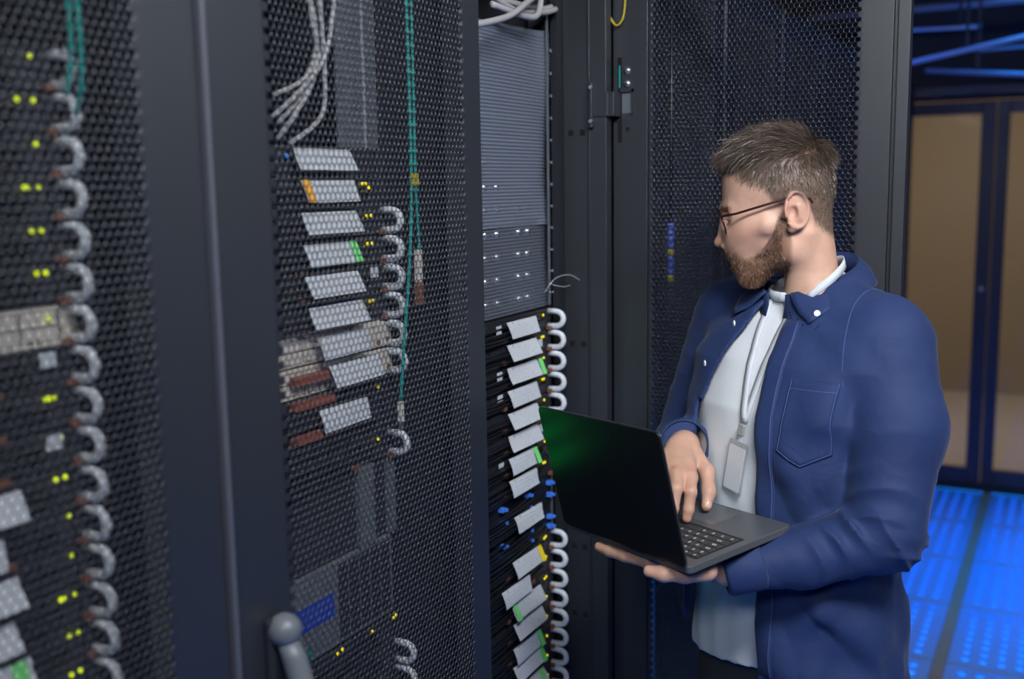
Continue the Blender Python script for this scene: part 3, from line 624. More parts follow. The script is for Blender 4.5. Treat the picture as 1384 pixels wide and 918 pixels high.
def sheet(name, y0, y1, z0_, z1_, m_, label, curl):
    nz = int((z1_ - z0_) / 0.0016); ny = 18; v = []; f = []
    for i in range(nz + 1):
        z = z0_ + (z1_ - z0_) * i / nz
        for j in range(ny + 1):
            t = j / ny; y = y0 + (y1 - y0) * t
            x = XE - 0.006 + 0.0016 * math.sin(z * 2 * PI / 0.0068) + 0.006 * math.sin(z * 13 + t * 2) + curl * max(0, t - 0.82) ** 2 * 20 * math.sin(z * 16)
            v.append((x, y + 0.006 * math.sin(z * 21) * t, z + (0.012 * t if i == nz else 0)))
    f = [(i * (ny + 1) + j, i * (ny + 1) + j + 1, (i + 1) * (ny + 1) + j + 1, (i + 1) * (ny + 1) + j) for i in range(nz) for j in range(ny)]
    o = MB().add(v, f).build(name, m_, None, True)
    md = o.modifiers.new('thick', 'SOLIDIFY'); md.thickness = 0.0012
    return tag(o, label, 'plastic sheet', 'corrugated plastic sheets')
sheet('plastic_sheet', 1.70, 1.992, 1.722, 2.098, 'corrugated_plastic', 'milky blue corrugated plastic sheet hanging in the upper open rack', 0.02)
sheet('plastic_sheet', 1.60, 1.992, 1.553, 1.722, 'thin_corrugated_plastic', 'clearer corrugated plastic sheet below the milky one, over bright thumb screws', 0.0)
e = empty('sheet_rail', (XE, 1.975, 1.55), 'thin vertical metal rail with bright screws along the plastic sheet edge', 'rail')
MB().box(XE + 0.004, XE + 0.0065, 1.970, 1.977, 1.555, 2.15).build('strip', 'grey_plastic', e)
for z in np.arange(1.58, 2.09, 0.0445): MB().disc((XE + 0.0065, 1.983, float(z)), (1, 0, 0), 0.0034, 0.003, 8).build('screw', 'screw_steel', e)
cable('loose_wire', [(-.945, 1.93, 1.585), (-.93, 1.95, 1.612), (-.915, 1.985, 1.617), (-.90, 2.005, 1.605)], 0.0007, 'clip_metal', 'thin stray wire poking out beside the lower plastic sheet', 'stray wires')
cable('loose_wire', [(-.95, 1.96, 1.60), (-.93, 1.985, 1.592), (-.92, 2.0, 1.594)], 0.0007, 'clip_metal', 'second thin stray wire just under the first one', 'stray wires')
for i, (p, l) in enumerate((([(-.90, 1.55, 2.06), (-.90, 1.70, 2.095), (-.91, 1.80, 2.135), (-.93, 1.90, 2.17)], 'thick white cable running up across the top of the open rack'), ([(-.93, 1.70, 2.12), (-.92, 1.80, 2.112), (-.92, 1.86, 2.12), (-.93, 1.90, 2.16)], 'white cable looping at the top of the open rack'),
                           ([(-.94, 1.66, 2.15), (-.94, 1.80, 2.125), (-.94, 1.92, 2.135), (-.94, 1.985, 2.15)], 'grey white cable lying level at the top of the open rack'), ([(-.95, 1.60, 2.16), (-.95, 1.75, 2.14), (-.95, 1.93, 2.145), (-.95, 1.985, 2.155)], 'rear white cable at the top of the open rack'))):
    cable('network_cable', p, 0.006, 'white_cable', l, 'white cables over the open rack')
cable('earth_cable', [(-.855, 2.05, 2.19), (-.85, 2.05, 2.14), (-.835, 2.05, 2.118), (-.82, 2.05, 2.135), (-.815, 2.05, 2.19)], 0.0022, 'yellow_tag', 'yellow green earth wire looping at the top of the open door', None)
e = empty('hanging_cable', (-.735, 2.14, 1.56), 'blue and yellow sleeved cable end seen through the open mesh door', 'cable')
MB().tube([(-.735, 2.0975, 2.31), (-.735, 2.0975, 1.9), (-.735, 2.0975, 1.72)], 0.004, 8).build('lead', 'black_cable', e, True)
for k in range(9): MB().tube([(-.735, 2.0975, 1.72 - k * 0.0135), (-.735, 2.0975, 1.72 - (k + 1) * 0.0135)], 0.0075, 10).build('sleeve', ('dim_yellow_sleeve' if k in (4, 8) else 'dim_blue_sleeve'), e, True)
# added green panel, hidden in the open rack, for the lid's green reflection
e = empty('added_green_panel', (XE + 0.03, 1.56, 1.18), 'added green glowing panel on the hidden side of the open rack', 'added lights')
MB().box(XE + 0.022, XE + 0.030, 1.50, 1.62, 1.22, 1.52).build('panel', 'server_black', e)
for i in range(5):
    for j in range(3): MB().box(XE + 0.030, XE + 0.032, 1.512 + j * 0.036, 1.538 + j * 0.036, 1.24 + i * 0.054, 1.27 + i * 0.054).build('light', 'added_green_led', e)

# ------------------------------------------------------------------ implicit-surface helpers (for the man)
def surf(bmin, bmax, h, fn):
    """naive surface nets of fn(X,Y,Z) <= 0"""
    ax = [np.arange(bmin[i], bmax[i] + h, h, dtype=np.float32) for i in range(3)]
    X, Y, Z = np.meshgrid(*ax, indexing='ij')
    D = fn(X, Y, Z).astype(np.float32); del X, Y, Z
    S = D < 0
    nx, ny, nz = D.shape
    c = [(i, j, k) for i in (0, 1) for j in (0, 1) for k in (0, 1)]
    cnt = sum(S[i:nx - 1 + i, j:ny - 1 + j, k:nz - 1 + k].astype(np.int8) for i, j, k in c)
    act = np.argwhere((cnt > 0) & (cnt < 8))
    idx = -np.ones((nx - 1, ny - 1, nz - 1), np.int32); idx[tuple(act.T)] = np.arange(len(act))
    acc = np.zeros((len(act), 3)); num = np.zeros(len(act))
    for a in range(8):
        for b_ in range(a + 1, 8):
            pa, pb = np.array(c[a]), np.array(c[b_])
            if np.abs(pa - pb).sum() != 1: continue
            da = D[tuple((act + pa).T)]; db = D[tuple((act + pb).T)]
            mk = (da < 0) != (db < 0); t = np.where(mk, da / np.where(mk, da - db, 1), 0)
            acc += np.where(mk[:, None], pa + (pb - pa) * t[:, None], 0); num += mk
    V = (act + acc / num[:, None]) * h + np.array([ax[0][0], ax[1][0], ax[2][0]])
    Q = []
    for d in range(3):
        o = [0, 0, 0]; o[d] = 1
        sl0 = [slice(1, n - 1) for n in D.shape]; sl1 = list(sl0)
        sl0[d] = slice(0, D.shape[d] - 1); sl1[d] = slice(1, D.shape[d])
        A, B = S[tuple(sl0)], S[tuple(sl1)]
        e = np.argwhere(A != B); 
        if not len(e): continue
        flip = A[tuple(e.T)]
        off = np.ones(3, int); off[d] = 0; e = e + off
        u, v_ = (d + 1) % 3, (d + 2) % 3
        def cell(du, dv):
            q = e.copy(); q[:, u] += du; q[:, v_] += dv; return idx[tuple(q.T)]
        quad = np.stack([cell(-1, -1), cell(0, -1), cell(0, 0), cell(-1, 0)], 1)
        quad[~flip] = quad[~flip][:, ::-1]
        Q.append(quad)
    return V, np.concatenate(Q)
def smin(a, b, k): 
    h = np.clip(0.5 + 0.5 * (b - a) / k, 0, 1); return b + (a - b) * h - k * h * (1 - h)
def smax(a, b, k): return -smin(-a, -b, k)
def rc(X, Y, Z, a, b, ra, rb):
    ba = np.array(b, float) - np.array(a, float); L = float(ba @ ba)
    px, py, pz = X - a[0], Y - a[1], Z - a[2]
    t = np.clip((px * ba[0] + py * ba[1] + pz * ba[2]) / L, 0, 1)
    return np.sqrt((px - ba[0] * t) ** 2 + (py - ba[1] * t) ** 2 + (pz - ba[2] * t) ** 2) - (ra + (rb - ra) * t)
def el(X, Y, Z, c, r):
    q = np.sqrt(((X - c[0]) / r[0]) ** 2 + ((Y - c[1]) / r[1]) ** 2 + ((Z - c[2]) / r[2]) ** 2)
    return (q - 1) * min(r) if False else (q - 1) * (r[0] + r[1] + r[2]) / 3
def chain(X, Y, Z, pts, rad, k):
    d = None
    for i in range(len(pts) - 1):
        q = rc(X, Y, Z, pts[i], pts[i + 1], rad[i], rad[i + 1]); d = q if d is None else smin(d, q, k)
    return d

# man frame: u (across the aisle to the right), w (down the view), v up
def to_world(P_): 
    P_ = np.asarray(P_, float); return np.stack([R0.x * P_[:, 0] + F0.x * P_[:, 1], R0.y * P_[:, 0] + F0.y * P_[:, 1], P_[:, 2]], 1)
AL = math.radians(35)
NK = (0.515, 1.83)
def lf(u, w_): 
    du, dw = u - NK[0], w_ - NK[1]
    return du * math.sin(AL) - dw * math.cos(AL), -du * math.cos(AL) - dw * math.sin(AL)
def from_lf(l, f): 
    return NK[0] + l * math.sin(AL) - f * math.cos(AL), NK[1] - l * math.cos(AL) - f * math.sin(AL)

man_loc = to_world([(0.53, 1.845, 0.0)])[0]
man = empty('person', man_loc, 'bearded man with glasses in navy shirt over white tee, typing on a laptop', 'person')
def person_mesh(name, V, Q, mt, parent, smooth=True, colors=None, label=None):
    Wd = to_world(V); o0 = Vector((Wd[:, 0].mean(), Wd[:, 1].mean(), Wd[:, 2].min()))
    me = np_mesh(name, Wd - np.array(o0), Q, mt, smooth, colors)
    o = bpy.data.objects.new(name, me); col.objects.link(o); o.parent = parent; o.location = o0 - wo(parent); WO[o.name] = o0
    if label: o['label'] = label
    return o

# ---- head, in millimetres, hx forward, hy to his left (towards the camera), hz up
HO = (0.467, 1.812, 1.751)
def skull(X, Y, Z):
    d = el(X, Y, Z, (14, 0, 48), (91, 75, 87))
    return smin(d, el(X, Y, Z, (-26, 0, 36), (52, 67, 68)), 20)
def head_fn(X, Y, Z):
    A = np.abs(Y)
    d = skull(X, Y, Z)
    d = smin(d, el(X, A, Z, (60, 0, -28), (46, 56, 74)), 26)                 # face block
    d = smin(d, rc(X, A, Z, (52, 40, -26), (30, 54, -22), 22, 20), 20)       # cheek bone
    d = smin(d, rc(X, A, Z, (-8, 50, -62), (52, 18, -104), 17, 15), 24)      # jaw
    d = smin(d, rc(X, A, Z, (-6, 52, -20), (-8, 50, -66), 20, 18), 22)
    d = smin(d, el(X, A, Z, (24, 38, -44), (30, 19, 28)), 14)                # cheek fill
    d = smin(d, el(X, A, Z, (62, 0, -80), (24, 32, 23)), 12)                 # muzzle
    d = smin(d, el(X, A, Z, (53, 0, -109), (18, 23, 14)), 14)                # chin
    d = smin(d, rc(X, A, Z, (84, 32, 6), (99, 0, 4), 10, 9), 12)            # brow
    d = smax(d, -el(X, A, Z, (99, 30, -14), (15, 16, 12)), 9)                # eye sockets
    d = smin(d, el(X, A, Z, (80, 31, -15), (13.5, 15, 12.5)), 4)             # lids
    d = smin(d, rc(X, A, Z, (97, 0, -4), (105, 0, -46), 6.5, 8), 8)          # nose
    d = smin(d, el(X, A, Z, (107, 0, -53), (10.5, 10, 9)), 6)
    d = smin(d, el(X, A, Z, (96, 13, -57), (10, 6.5, 7.5)), 5)
    d = smax(d, -el(X, A, Z, (101, 7, -63), (6, 3.2, 4)), 3)
    d = smin(d, rc(X, A, Z, (89, 0, -76), (78, 18, -82), 6.5, 4), 5)         # lips
    d = smin(d, rc(X, A, Z, (80, 0, -94), (73, 16, -90), 6.0, 4), 5)
    d = smax(d, -rc(X, A, Z, (96, 0, -86), (84, 22, -86), 2.2, 2), 3)
    # neck
    q = np.sqrt(((X + 40 - (Z + 60) * 0.16) * 1.12) ** 2 + (Y * 0.92) ** 2) - (50 + np.clip(-(Z + 100), 0, 90) * 0.14)
    nk = smax(smax(q, Z - 5, 30), -(Z + 235), 5)
    d = smin(d, nk, 26)
    d = smin(d, rc(X, A, Z, (-34, 52, -38), (-14, 16, -165), 12, 11), 18)
    # ears
    ear = el(X, A, Z, (-17, 79 , 2), (17, 7, 30))
    th = np.linspace(-2.3, 3.5, 16); rim = None
    pts = [(-17 + 18.5 * math.cos(t) * (1 if t < 2.2 else 0.9) - 2 * math.sin(t), 84 - 3.5 * math.cos(t), 4 + 29 * math.sin(t)) for t in th]
    pts = [(-(p[0] + 17) - 17, p[1], p[2]) for p in pts]
    for i in range(len(pts) - 1):
        q = rc(X, A, Z, pts[i], pts[i + 1], 3.6, 3.6); rim = q if rim is None else np.minimum(rim, q)
    ear = smin(ear, rim, 3)
    ear = smax(ear, -el(X, A, Z, (-11, 90, -1), (10, 11, 13)), 2.5)
    ear = smax(ear, -rc(X, A, Z, (-6, 89, 19), (-28, 89, 13), 3.8, 3.6), 2.5)
    ear = smin(ear, el(X, A, Z, (-10, 80, -26), (8, 5, 8)), 6)
    ear = smin(ear, el(X, A, Z, (2, 79, -5), (5, 5, 7)), 4)
    ear = smin(ear, rc(X, A, Z, (-20, 84, 10), (-24, 84, -12), 2.6, 2.6), 4)
    return smin(d, ear, 4)
HYAW = math.radians(13)
def head_to_man(V):
    x_ = V[:, 0] * math.cos(HYAW) + V[:, 1] * math.sin(HYAW); y_ = V[:, 1] * math.cos(HYAW) - V[:, 0] * math.sin(HYAW)
    return np.stack([HO[0] - x_ / 1000, HO[1] - y_ / 1000, HO[2] + V[:, 2] / 1000], 1)
HV, HQ = surf((-118, -100, -236), (126, 101, 146), 2.0, head_fn)
# mirrored axes: x and y flips together keep the winding
def sstep(x, a, b): t = np.clip((x - a) / (b - a), 0, 1); return t * t * (3 - 2 * t)
def hairline(x, y):
    """height above which hair grows, by forward position"""
    return np.interp(x, [-120, -72, -48, -38, -8, 6, 20, 34, 62, 84, 96, 112], [-62, -42, -22, 8, 30, 6, 14, 34, 44, 62, 60, 58]) + np.where(np.abs(y) < 30, np.where(x > 60, 4, 0), 0)
def scalp_mask(V): return sstep(V[:, 2] - hairline(V[:, 0], V[:, 1]), -6, 14)
def beard_mask(V):
    x, y, z = V[:, 0], np.abs(V[:, 1]), V[:, 2]
    up = np.interp(x, [-16, -6, 4, 12, 20, 34, 50, 63, 76, 84, 100], [-60, -20, 6, -6, -34, -58, -72, -78, -70, -66, -64])
    mk = sstep(up - z, -3, 10) * sstep(z, -138, -124) * sstep(x, -16, -6)
    jl = np.interp(x, [-20, 0, 30, 60], [-72, -106, -124, -134]); mk *= sstep(z - jl, -10, 2)
    lip = (np.abs(z + 85) < 9) & (x > 76) & (y < 18)
    return np.where(lip, mk * 0.05, mk)
SK = np.array([0.61, 0.365, 0.265]); RED = np.array([0.52, 0.24, 0.18]); HB = np.array([0.115, 0.082, 0.060]); BB = np.array([0.16, 0.075, 0.042])
hc = np.tile(SK, (len(HV), 1))
x, y, z = HV[:, 0], np.abs(HV[:, 1]), HV[:, 2]
red = np.clip(sstep(x, 98, 110) * sstep(-z, 30, 45) * 0.5 + np.exp(-((x - 66) ** 2 + (z + 40) ** 2) / 900) * 0.35 + (y > 80) * 0.35, 0, 1)
hc = hc * (1 - red[:, None]) + RED * red[:, None]
lipm = np.exp(-((z + 85) / 8) ** 2) * sstep(x, 74, 82) * (y < 20); hc = hc * (1 - 0.6 * lipm[:, None]) + np.array([0.42, 0.16, 0.13]) * 0.6 * lipm[:, None]
sm = scalp_mask(HV) * 0.86; hc = hc * (1 - sm[:, None]) + HB * sm[:, None]
bm = beard_mask(HV) * 0.75; hc = hc * (1 - bm[:, None]) + BB * bm[:, None]
eye = 0.75 * np.exp(-(((z + 15) / 4.6) ** 2)) * (x > 84) * (np.abs(y - 31) < 13); hc = hc * (1 - 0.9 * eye[:, None]) + np.array([0.03, 0.02, 0.018]) * 0.9 * eye[:, None]  # dark eye line, spread wider to paint shade into the socket
brow = np.exp(-(((z - 5) / 4.5) ** 2)) * (x > 70) * (y > 10) * (y < 46); hc = hc * (1 - 0.5 * brow[:, None]) + BB * 0.5 * brow[:, None]

EYES = []
for sy in (1, -1):
    EYES.append([(95, sy * 22, -15), (94, sy * 30, -13.5), (90, sy * 38, -14), (83, sy * 45, -17)])
# ---- hands (man frame, metres)
LT = Vector((-0.6053, 1.5093, 1.2363))
LM = Matrix(((0.8654, 0.4920, -0.0947), (-0.4990, 0.8634, -0.0741), (0.0453, 0.1114, 0.9927)))
def lap(p):
    q = LT + LM @ Vector(p); return (q.dot(R0), q.dot(F0), q.z)
def hand_r(X, Y, Z):
    wr = (0.298, 1.800, 1.348); idx_m = (0.291, 1.700, 1.318); mid_m = (0.270, 1.702, 1.322); rin_m = (0.250, 1.716, 1.318); lit_m = (0.234, 1.735, 1.310)
    d = chain(X, Y, Z, [(0.315, 1.93, 1.315), wr], [0.036, 0.026], 0.01)
    for mpt, r in ((idx_m, 0.0125), (mid_m, 0.0125), (rin_m, 0.012), (lit_m, 0.0115)):
        d = smin(d, rc(X, Y, Z, (wr[0] + (mpt[0] - wr[0]) * 0.25, wr[1] - 0.012, wr[2] - 0.004), mpt, 0.0165, r), 0.014)
    d = smin(d, rc(X, Y, Z, (0.285, 1.772, 1.330), (0.268, 1.728, 1.316), 0.017, 0.015), 0.012)
    k = 0.0045
    d = smin(d, chain(X, Y, Z, [idx_m, (0.2865, 1.667, 1.303), (0.2825, 1.662, 1.276), (0.2795, 1.661, 1.2610)], [0.0118, 0.0100, 0.0088, 0.0078], k), 0.007)
    d = smin(d, chain(X, Y, Z, [mid_m, (0.262, 1.662, 1.309), (0.256, 1.652, 1.281), (0.2530, 1.652, 1.2620)], [0.0118, 0.0100, 0.0088, 0.0078], k), 0.006)
    d = smin(d, chain(X, Y, Z, [rin_m, (0.236, 1.676, 1.308), (0.229, 1.664, 1.282), (0.2265, 1.662, 1.262)], [0.0112, 0.0096, 0.0084, 0.0074], k), 0.006)
    d = smin(d, chain(X, Y, Z, [lit_m, (0.218, 1.703, 1.302), (0.209, 1.690, 1.280), (0.206, 1.687, 1.2620)], [0.0102, 0.0086, 0.0076, 0.0068], k), 0.006)
    d = smin(d, chain(X, Y, Z, [(0.310, 1.780, 1.335), (0.3265, 1.742, 1.316), (0.3245, 1.712, 1.290), (0.3185, 1.699, 1.2690)], [0.0175, 0.0125, 0.0108, 0.0085], 0.008), 0.010)
    return d
RHV, RHQ = surf((0.185, 1.63, 1.235), (0.365, 1.97, 1.39), 0.0017, hand_r)
def LP(*ps): return [lap(p) for p in ps]
WRL_ = (0.328, 1.592, 1.196)
def hand_l(X, Y, Z):
    wr, pc = LP((0.150, 0.078, -0.040), (0.085, 0.052, -0.034)); wr = (WRL_[0] + 0.004, WRL_[1] + 0.004, WRL_[2] + 0.002)
    fa = (0.455, 1.596, 1.216)
    d = chain(X, Y, Z, [fa, wr], [0.030, 0.025], 0.01)
    mc = LP((0.035, 0.020, -0.028), (0.032, 0.042, -0.029), (0.036, 0.064, -0.029), (0.044, 0.084, -0.029))
    for p in mc: d = smin(d, rc(X, Y, Z, wr, p, 0.017, 0.0118), 0.014)
    k = 0.0045
    for p, e in zip(mc, (((-0.010, 0.008, -0.0265), (-0.042, 0.002, -0.0250), (-0.066, -0.001, -0.0225)), ((-0.016, 0.036, -0.028), (-0.048, 0.032, -0.026), (-0.072, 0.030, -0.024)),
                       ((-0.010, 0.066, -0.028), (-0.042, 0.066, -0.026), (-0.064, 0.066, -0.024)), ((0.006, 0.094, -0.028), (-0.018, 0.098, -0.026), (-0.034, 0.100, -0.024)))):
        a, b_, c_ = LP(*e); d = smin(d, chain(X, Y, Z, [p, a, b_, c_], [0.0115, 0.0102, 0.0092, 0.0082], k), 0.006)
    t0, t1, t2, t3 = LP((0.122, 0.060, -0.034), (0.112, 0.026, -0.031), (0.094, 0.000, -0.027), (0.076, -0.013, -0.023))
    d = smin(d, chain(X, Y, Z, [t0, t1, t2, t3], [0.0175, 0.0130, 0.0112, 0.0092], 0.008), 0.010)
    return d
LHV, LHQ = surf((0.12, 1.45, 1.155), (0.50, 1.76, 1.27), 0.0018, hand_l)
# nails
def skincol(V, base): return np.tile(base, (len(V), 1))
SKH = np.array([0.53, 0.31, 0.225])
# hidden trunk, upper arms and legs keep the body one figure
def trunk(X, Y, Z):
    l, f = lf(X, Y)
    d = None
    a = np.interp(Z, [0.82, 0.95, 1.15, 1.42, 1.52, 1.58, 1.62], [0.150, 0.150, 0.140, 0.160, 0.140, 0.07, 0.05]); b_ = np.interp(Z, [0.82, 0.95, 1.15, 1.42, 1.52, 1.58, 1.62], [0.095, 0.095, 0.095, 0.10, 0.075, 0.045, 0.04])
    d = (np.sqrt((l / a) ** 2 + ((f - np.interp(Z, [1.3, 1.5, 1.58], [0.03, 0.01, -0.02])) / b_) ** 2) - 1) * 0.1
    d = smax(d, Z - 1.625, 0.02); d = smax(d, 0.93 - Z, 0.02)
    for s in (1, -1):
        hu, hw = from_lf(0.09 * s, 0.01); ku, kw = from_lf(0.11 * s, 0.03); fu, fw = from_lf(0.12 * s, -0.01)
        d = smin(d, chain(X, Y, Z, [(hu, hw, 0.90), (ku, kw, 0.50), (fu, fw, 0.09)], [0.066, 0.048, 0.038], 0.02), 0.03)
    d = smin(d, chain(X, Y, Z, [(0.606, 1.695, 1.54), (0.574, 1.588, 1.256), (0.45, 1.595, 1.214)], [0.05, 0.040, 0.032], 0.02), 0.03)
    d = smin(d, chain(X, Y, Z, [(0.42, 1.97, 1.545), (0.338, 2.01, 1.285), (0.310, 1.90, 1.325)], [0.05, 0.042, 0.034], 0.02), 0.03)
    return d
TV, TQ = surf((0.24, 1.48, 0.03), (0.76, 2.12, 1.66), 0.009, trunk)
allV = [head_to_man(HV), RHV, LHV, TV]; allQ = []; o_ = 0
for V, Q in zip(allV, (HQ, RHQ, LHQ, TQ)): allQ.append(Q + o_); o_ += len(V)
allC = [hc, skincol(RHV, SKH), skincol(LHV, SKH), skincol(TV, SK)]
# ruddier knuckles and finger tips
for V, C_, pts in ((RHV, allC[1], [(0.2795, 1.661, 1.259), (0.291, 1.70, 1.328), (0.270, 1.702, 1.332), (0.2865, 1.667, 1.306), (0.318, 1.699, 1.267)]), (LHV, allC[2], LP((-0.066, -0.001, -0.0225), (0.076, -0.013, -0.023)))):
    for p in pts:
        t = 0.55 * np.exp(-((V - np.array(p)) ** 2).sum(1) / 0.0115 ** 2)[:, None]; C_[:] = C_ * (1 - t) + RED * t
body = person_mesh('body', np.concatenate(allV), np.concatenate(allQ), 'skin', man, colors=np.concatenate(allC))
for e_ in EYES:
    mb = MB().tube([tuple(q) for q in head_to_man(np.array(e_, float))], [0.0006, 0.0012, 0.0013, 0.0005], 6); person_mesh('eyelash', np.array(mb.v), np.array([q for q in mb.f if len(q) == 4]), 'eye_dark', body)
# finger nails: small shaped plates
def nail(c, ax, nrm, ln, wd):
    c, ax, nrm = Vector(c), Vector(ax).normalized(), Vector(nrm); nrm = (nrm - ax * nrm.dot(ax)).normalized(); sd = ax.cross(nrm); v = []; f = []
    n, m_ = 6, 6
    for i in range(n + 1):
        t = i / n * 2 - 1; ww = wd * math.sqrt(max(0.05, 1 - abs(t) ** 3.5))
        for j in range(m_ + 1):
            s = j / m_ * 2 - 1; v.append(c + ax * t * ln + sd * s * ww - nrm * (s * s * wd * 0.35 + (t > 0) * t * t * 0.0012))
    return v, [(i * (m_ + 1) + j, i * (m_ + 1) + j + 1, (i + 1) * (m_ + 1) + j + 1, (i + 1) * (m_ + 1) + j) for i in range(n) for j in range(m_)]
mat('nail', (0.58, 0.36, 0.28), 0.35)
for c, ax, nr, ln, wd in (((0.2795, 1.6540, 1.2655), (-0.1, -0.05, -1), (-0.05, -1, 0.08), 0.0062, 0.0052), ((0.3205, 1.6915, 1.2745), (-0.25, -0.55, -1), (0.15, -1, 0.5), 0.0068, 0.0060)):
    v, f = nail(c, ax, nr, ln, wd); person_mesh('fingernail', np.array(v), np.array(f), 'nail', body)

# ---- hair and beard as strands
def strands(roots, dirs_fn, lens, wid, nseg, colors, rng):
    n = len(roots); P_ = roots.copy(); pts = [P_.copy()]
    for s in range(nseg):
        P_ = P_ + dirs_fn(P_, s / nseg, roots) * (lens / nseg)[:, None]; pts.append(P_.copy())
    pts = np.stack(pts, 1)                                  # n, nseg+1, 3
    tg = pts[:, -1] - pts[:, 0]; rv = rng.normal(size=(n, 3)); sd = np.cross(tg, rv); sd /= np.linalg.norm(sd, axis=1, keepdims=True) + 1e-9
    taper = np.linspace(1, 0.25, nseg + 1); V = np.concatenate([pts + sd[:, None] * wid * taper[None, :, None], pts - sd[:, None] * wid * taper[None, :, None]], 2).reshape(n, nseg + 1, 2, 3)
    k = (nseg + 1) * 2; q = np.array([[2 * i, 2 * i + 1, 2 * i + 3, 2 * i + 2] for i in range(nseg)])
    Fq = (np.arange(n) * k)[:, None, None] + q[None]
    return V.reshape(-1, 3), Fq.reshape(-1, 4), np.repeat(colors, k, 0)
def vnorm(V, Q):
    a = V[Q[:, 2]] - V[Q[:, 0]]; b_ = V[Q[:, 3]] - V[Q[:, 1]]; fn = np.cross(a, b_); N = np.zeros_like(V)
    for i in range(4): np.add.at(N, Q[:, i], fn)
    return N / (np.linalg.norm(N, axis=1, keepdims=True) + 1e-9)
HN = vnorm(HV, HQ)
if (HN * (HV - np.array([10, 0, 30]))).sum() < 0: HN = -HN
def pick(prob, n, rng):
    i = rng.choice(len(HV), n, p=prob / prob.sum()); return i
hp_ = scalp_mask(HV) * (np.abs(HV[:, 1]) < 79) * (HV[:, 2] > -60)
ii = pick(hp_, 15000, nrng); roots = HV[ii] + nrng.normal(scale=0.8, size=(15000, 3)); rn = HN[ii]
topw = sstep(roots[:, 2], 70, 104)                          # long on top, short on the sides
lens = 3.0 + 6 * sstep(roots[:, 2], 10, 70) + topw * (24 + 12 * sstep(roots[:, 0], 10, 85)); lens *= nrng.uniform(0.75, 1.2, len(lens))
def hdir(P_, t, roots):
    nr = P_ - np.array([8, 0, 40]); nr /= np.linalg.norm(nr, axis=1, keepdims=True)
    fl_top = np.array([1.0, 0.22, -0.10]) * np.ones((len(P_), 1)); fl_top[:, 1] += 0.25 * np.sign(P_[:, 1]) * sstep(np.abs(P_[:, 1]), 25, 60)
    crown = sstep(-P_[:, 0], 20, 60); fl_top[:, 0] -= 1.3 * crown
    fl_side = np.array([-0.10, 0.0, -1.0]) * np.ones((len(P_), 1)); fl_side[:, 0] += 0.5 * sstep(P_[:, 0], 20, 60)
    fl = fl_top * topw[:, None] + fl_side * (1 - topw[:, None]); fl -= nr * (fl * nr).sum(1, keepdims=True); fl /= np.linalg.norm(fl, axis=1, keepdims=True) + 1e-9
    lift = (0.80 - 0.75 * t) * topw + (0.26 - 0.12 * t) * (1 - topw)
    d = fl + nr * lift[:, None] + hjit; return d / np.linalg.norm(d, axis=1, keepdims=True)
hjit = nrng.normal(scale=0.16, size=(15000, 3))
hcol = np.array([0.078, 0.054, 0.041]) * np.exp(nrng.normal(scale=0.28, size=(15000, 1))); hcol = np.where(nrng.random((15000, 1)) < 0.08, hcol * 1.9, hcol)
V1, Q1, C1 = strands(roots, hdir, lens, 0.42, 6, hcol, nrng)
person_mesh('hair', head_to_man(V1), Q1, 'hair_strand', man, False, C1, 'short brown hair swept forward, faded at the sides')
bp_ = beard_mask(HV) * (HV[:, 2] > -140) * (np.abs(HV[:, 1]) < np.where(HV[:, 0] > 3, 76, 69)) * (HV[:, 0] > -12)
nb = 13000; ii = pick(bp_, nb, nrng); roots = HV[ii] + nrng.normal(scale=0.8, size=(nb, 3)); bn = HN[ii]
front = sstep(roots[:, 0], 0, 60); low = sstep(-roots[:, 2], 60, 110)
blen = 2.2 + 2.0 * sstep(-roots[:, 2], 10, 60) * (1 - 0.6 * sstep(roots[:, 0], 60, 80)) + 7.5 * sstep(-roots[:, 2], 84, 118) * (1 - 0.25 * front); blen *= nrng.uniform(0.7, 1.2, nb)
bjit = nrng.normal(scale=0.34, size=(nb, 3))
def bdir(P_, t, roots):
    d = bn * (0.50 - 0.15 * t) + np.array([-0.18, 0, -0.72]) + bjit * (0.5 + 0.5 * (1 - front))[:, None]; return d / np.linalg.norm(d, axis=1, keepdims=True)
bcol = np.array([0.200, 0.100, 0.058]) * np.exp(nrng.normal(scale=0.40, size=(nb, 1))); bcol = bcol * np.where(roots[:, 0:1] < 35, np.array([[0.62, 0.68, 0.75]]), 1.0)
bcol = np.where(nrng.random((nb, 1)) < 0.07, np.array([[0.42, 0.25, 0.14]]), bcol)
V1, Q1, C1 = strands(roots, bdir, blen, 0.40, 4, bcol, nrng)
person_mesh('beard', head_to_man(V1), Q1, 'beard_strand', man, False, C1, 'short full reddish brown beard')
# eyebrows
ebp = np.exp(-(((HV[:, 2] - 5) / 3.5) ** 2)) * (HV[:, 0] > 66) * (np.abs(HV[:, 1]) > 12) * (np.abs(HV[:, 1]) < 42); ii = pick(ebp, 700, nrng); roots = HV[ii]; en = HN[ii]; ej = nrng.normal(scale=0.2, size=(700, 3))
V1, Q1, C1 = strands(roots, lambda P_, t, r: (lambda d: d / np.linalg.norm(d, axis=1, keepdims=True))(en * 0.35 + np.stack([-0.5 * np.ones(len(P_)), np.sign(P_[:, 1]) * 0.9, 0.15 * np.ones(len(P_))], 1) + ej), nrng.uniform(3, 6, 700), 0.25, 3, np.tile(BB * 1.3, (700, 1)), nrng)
person_mesh('eyebrow', head_to_man(V1), Q1, 'beard_strand', man, False, C1)

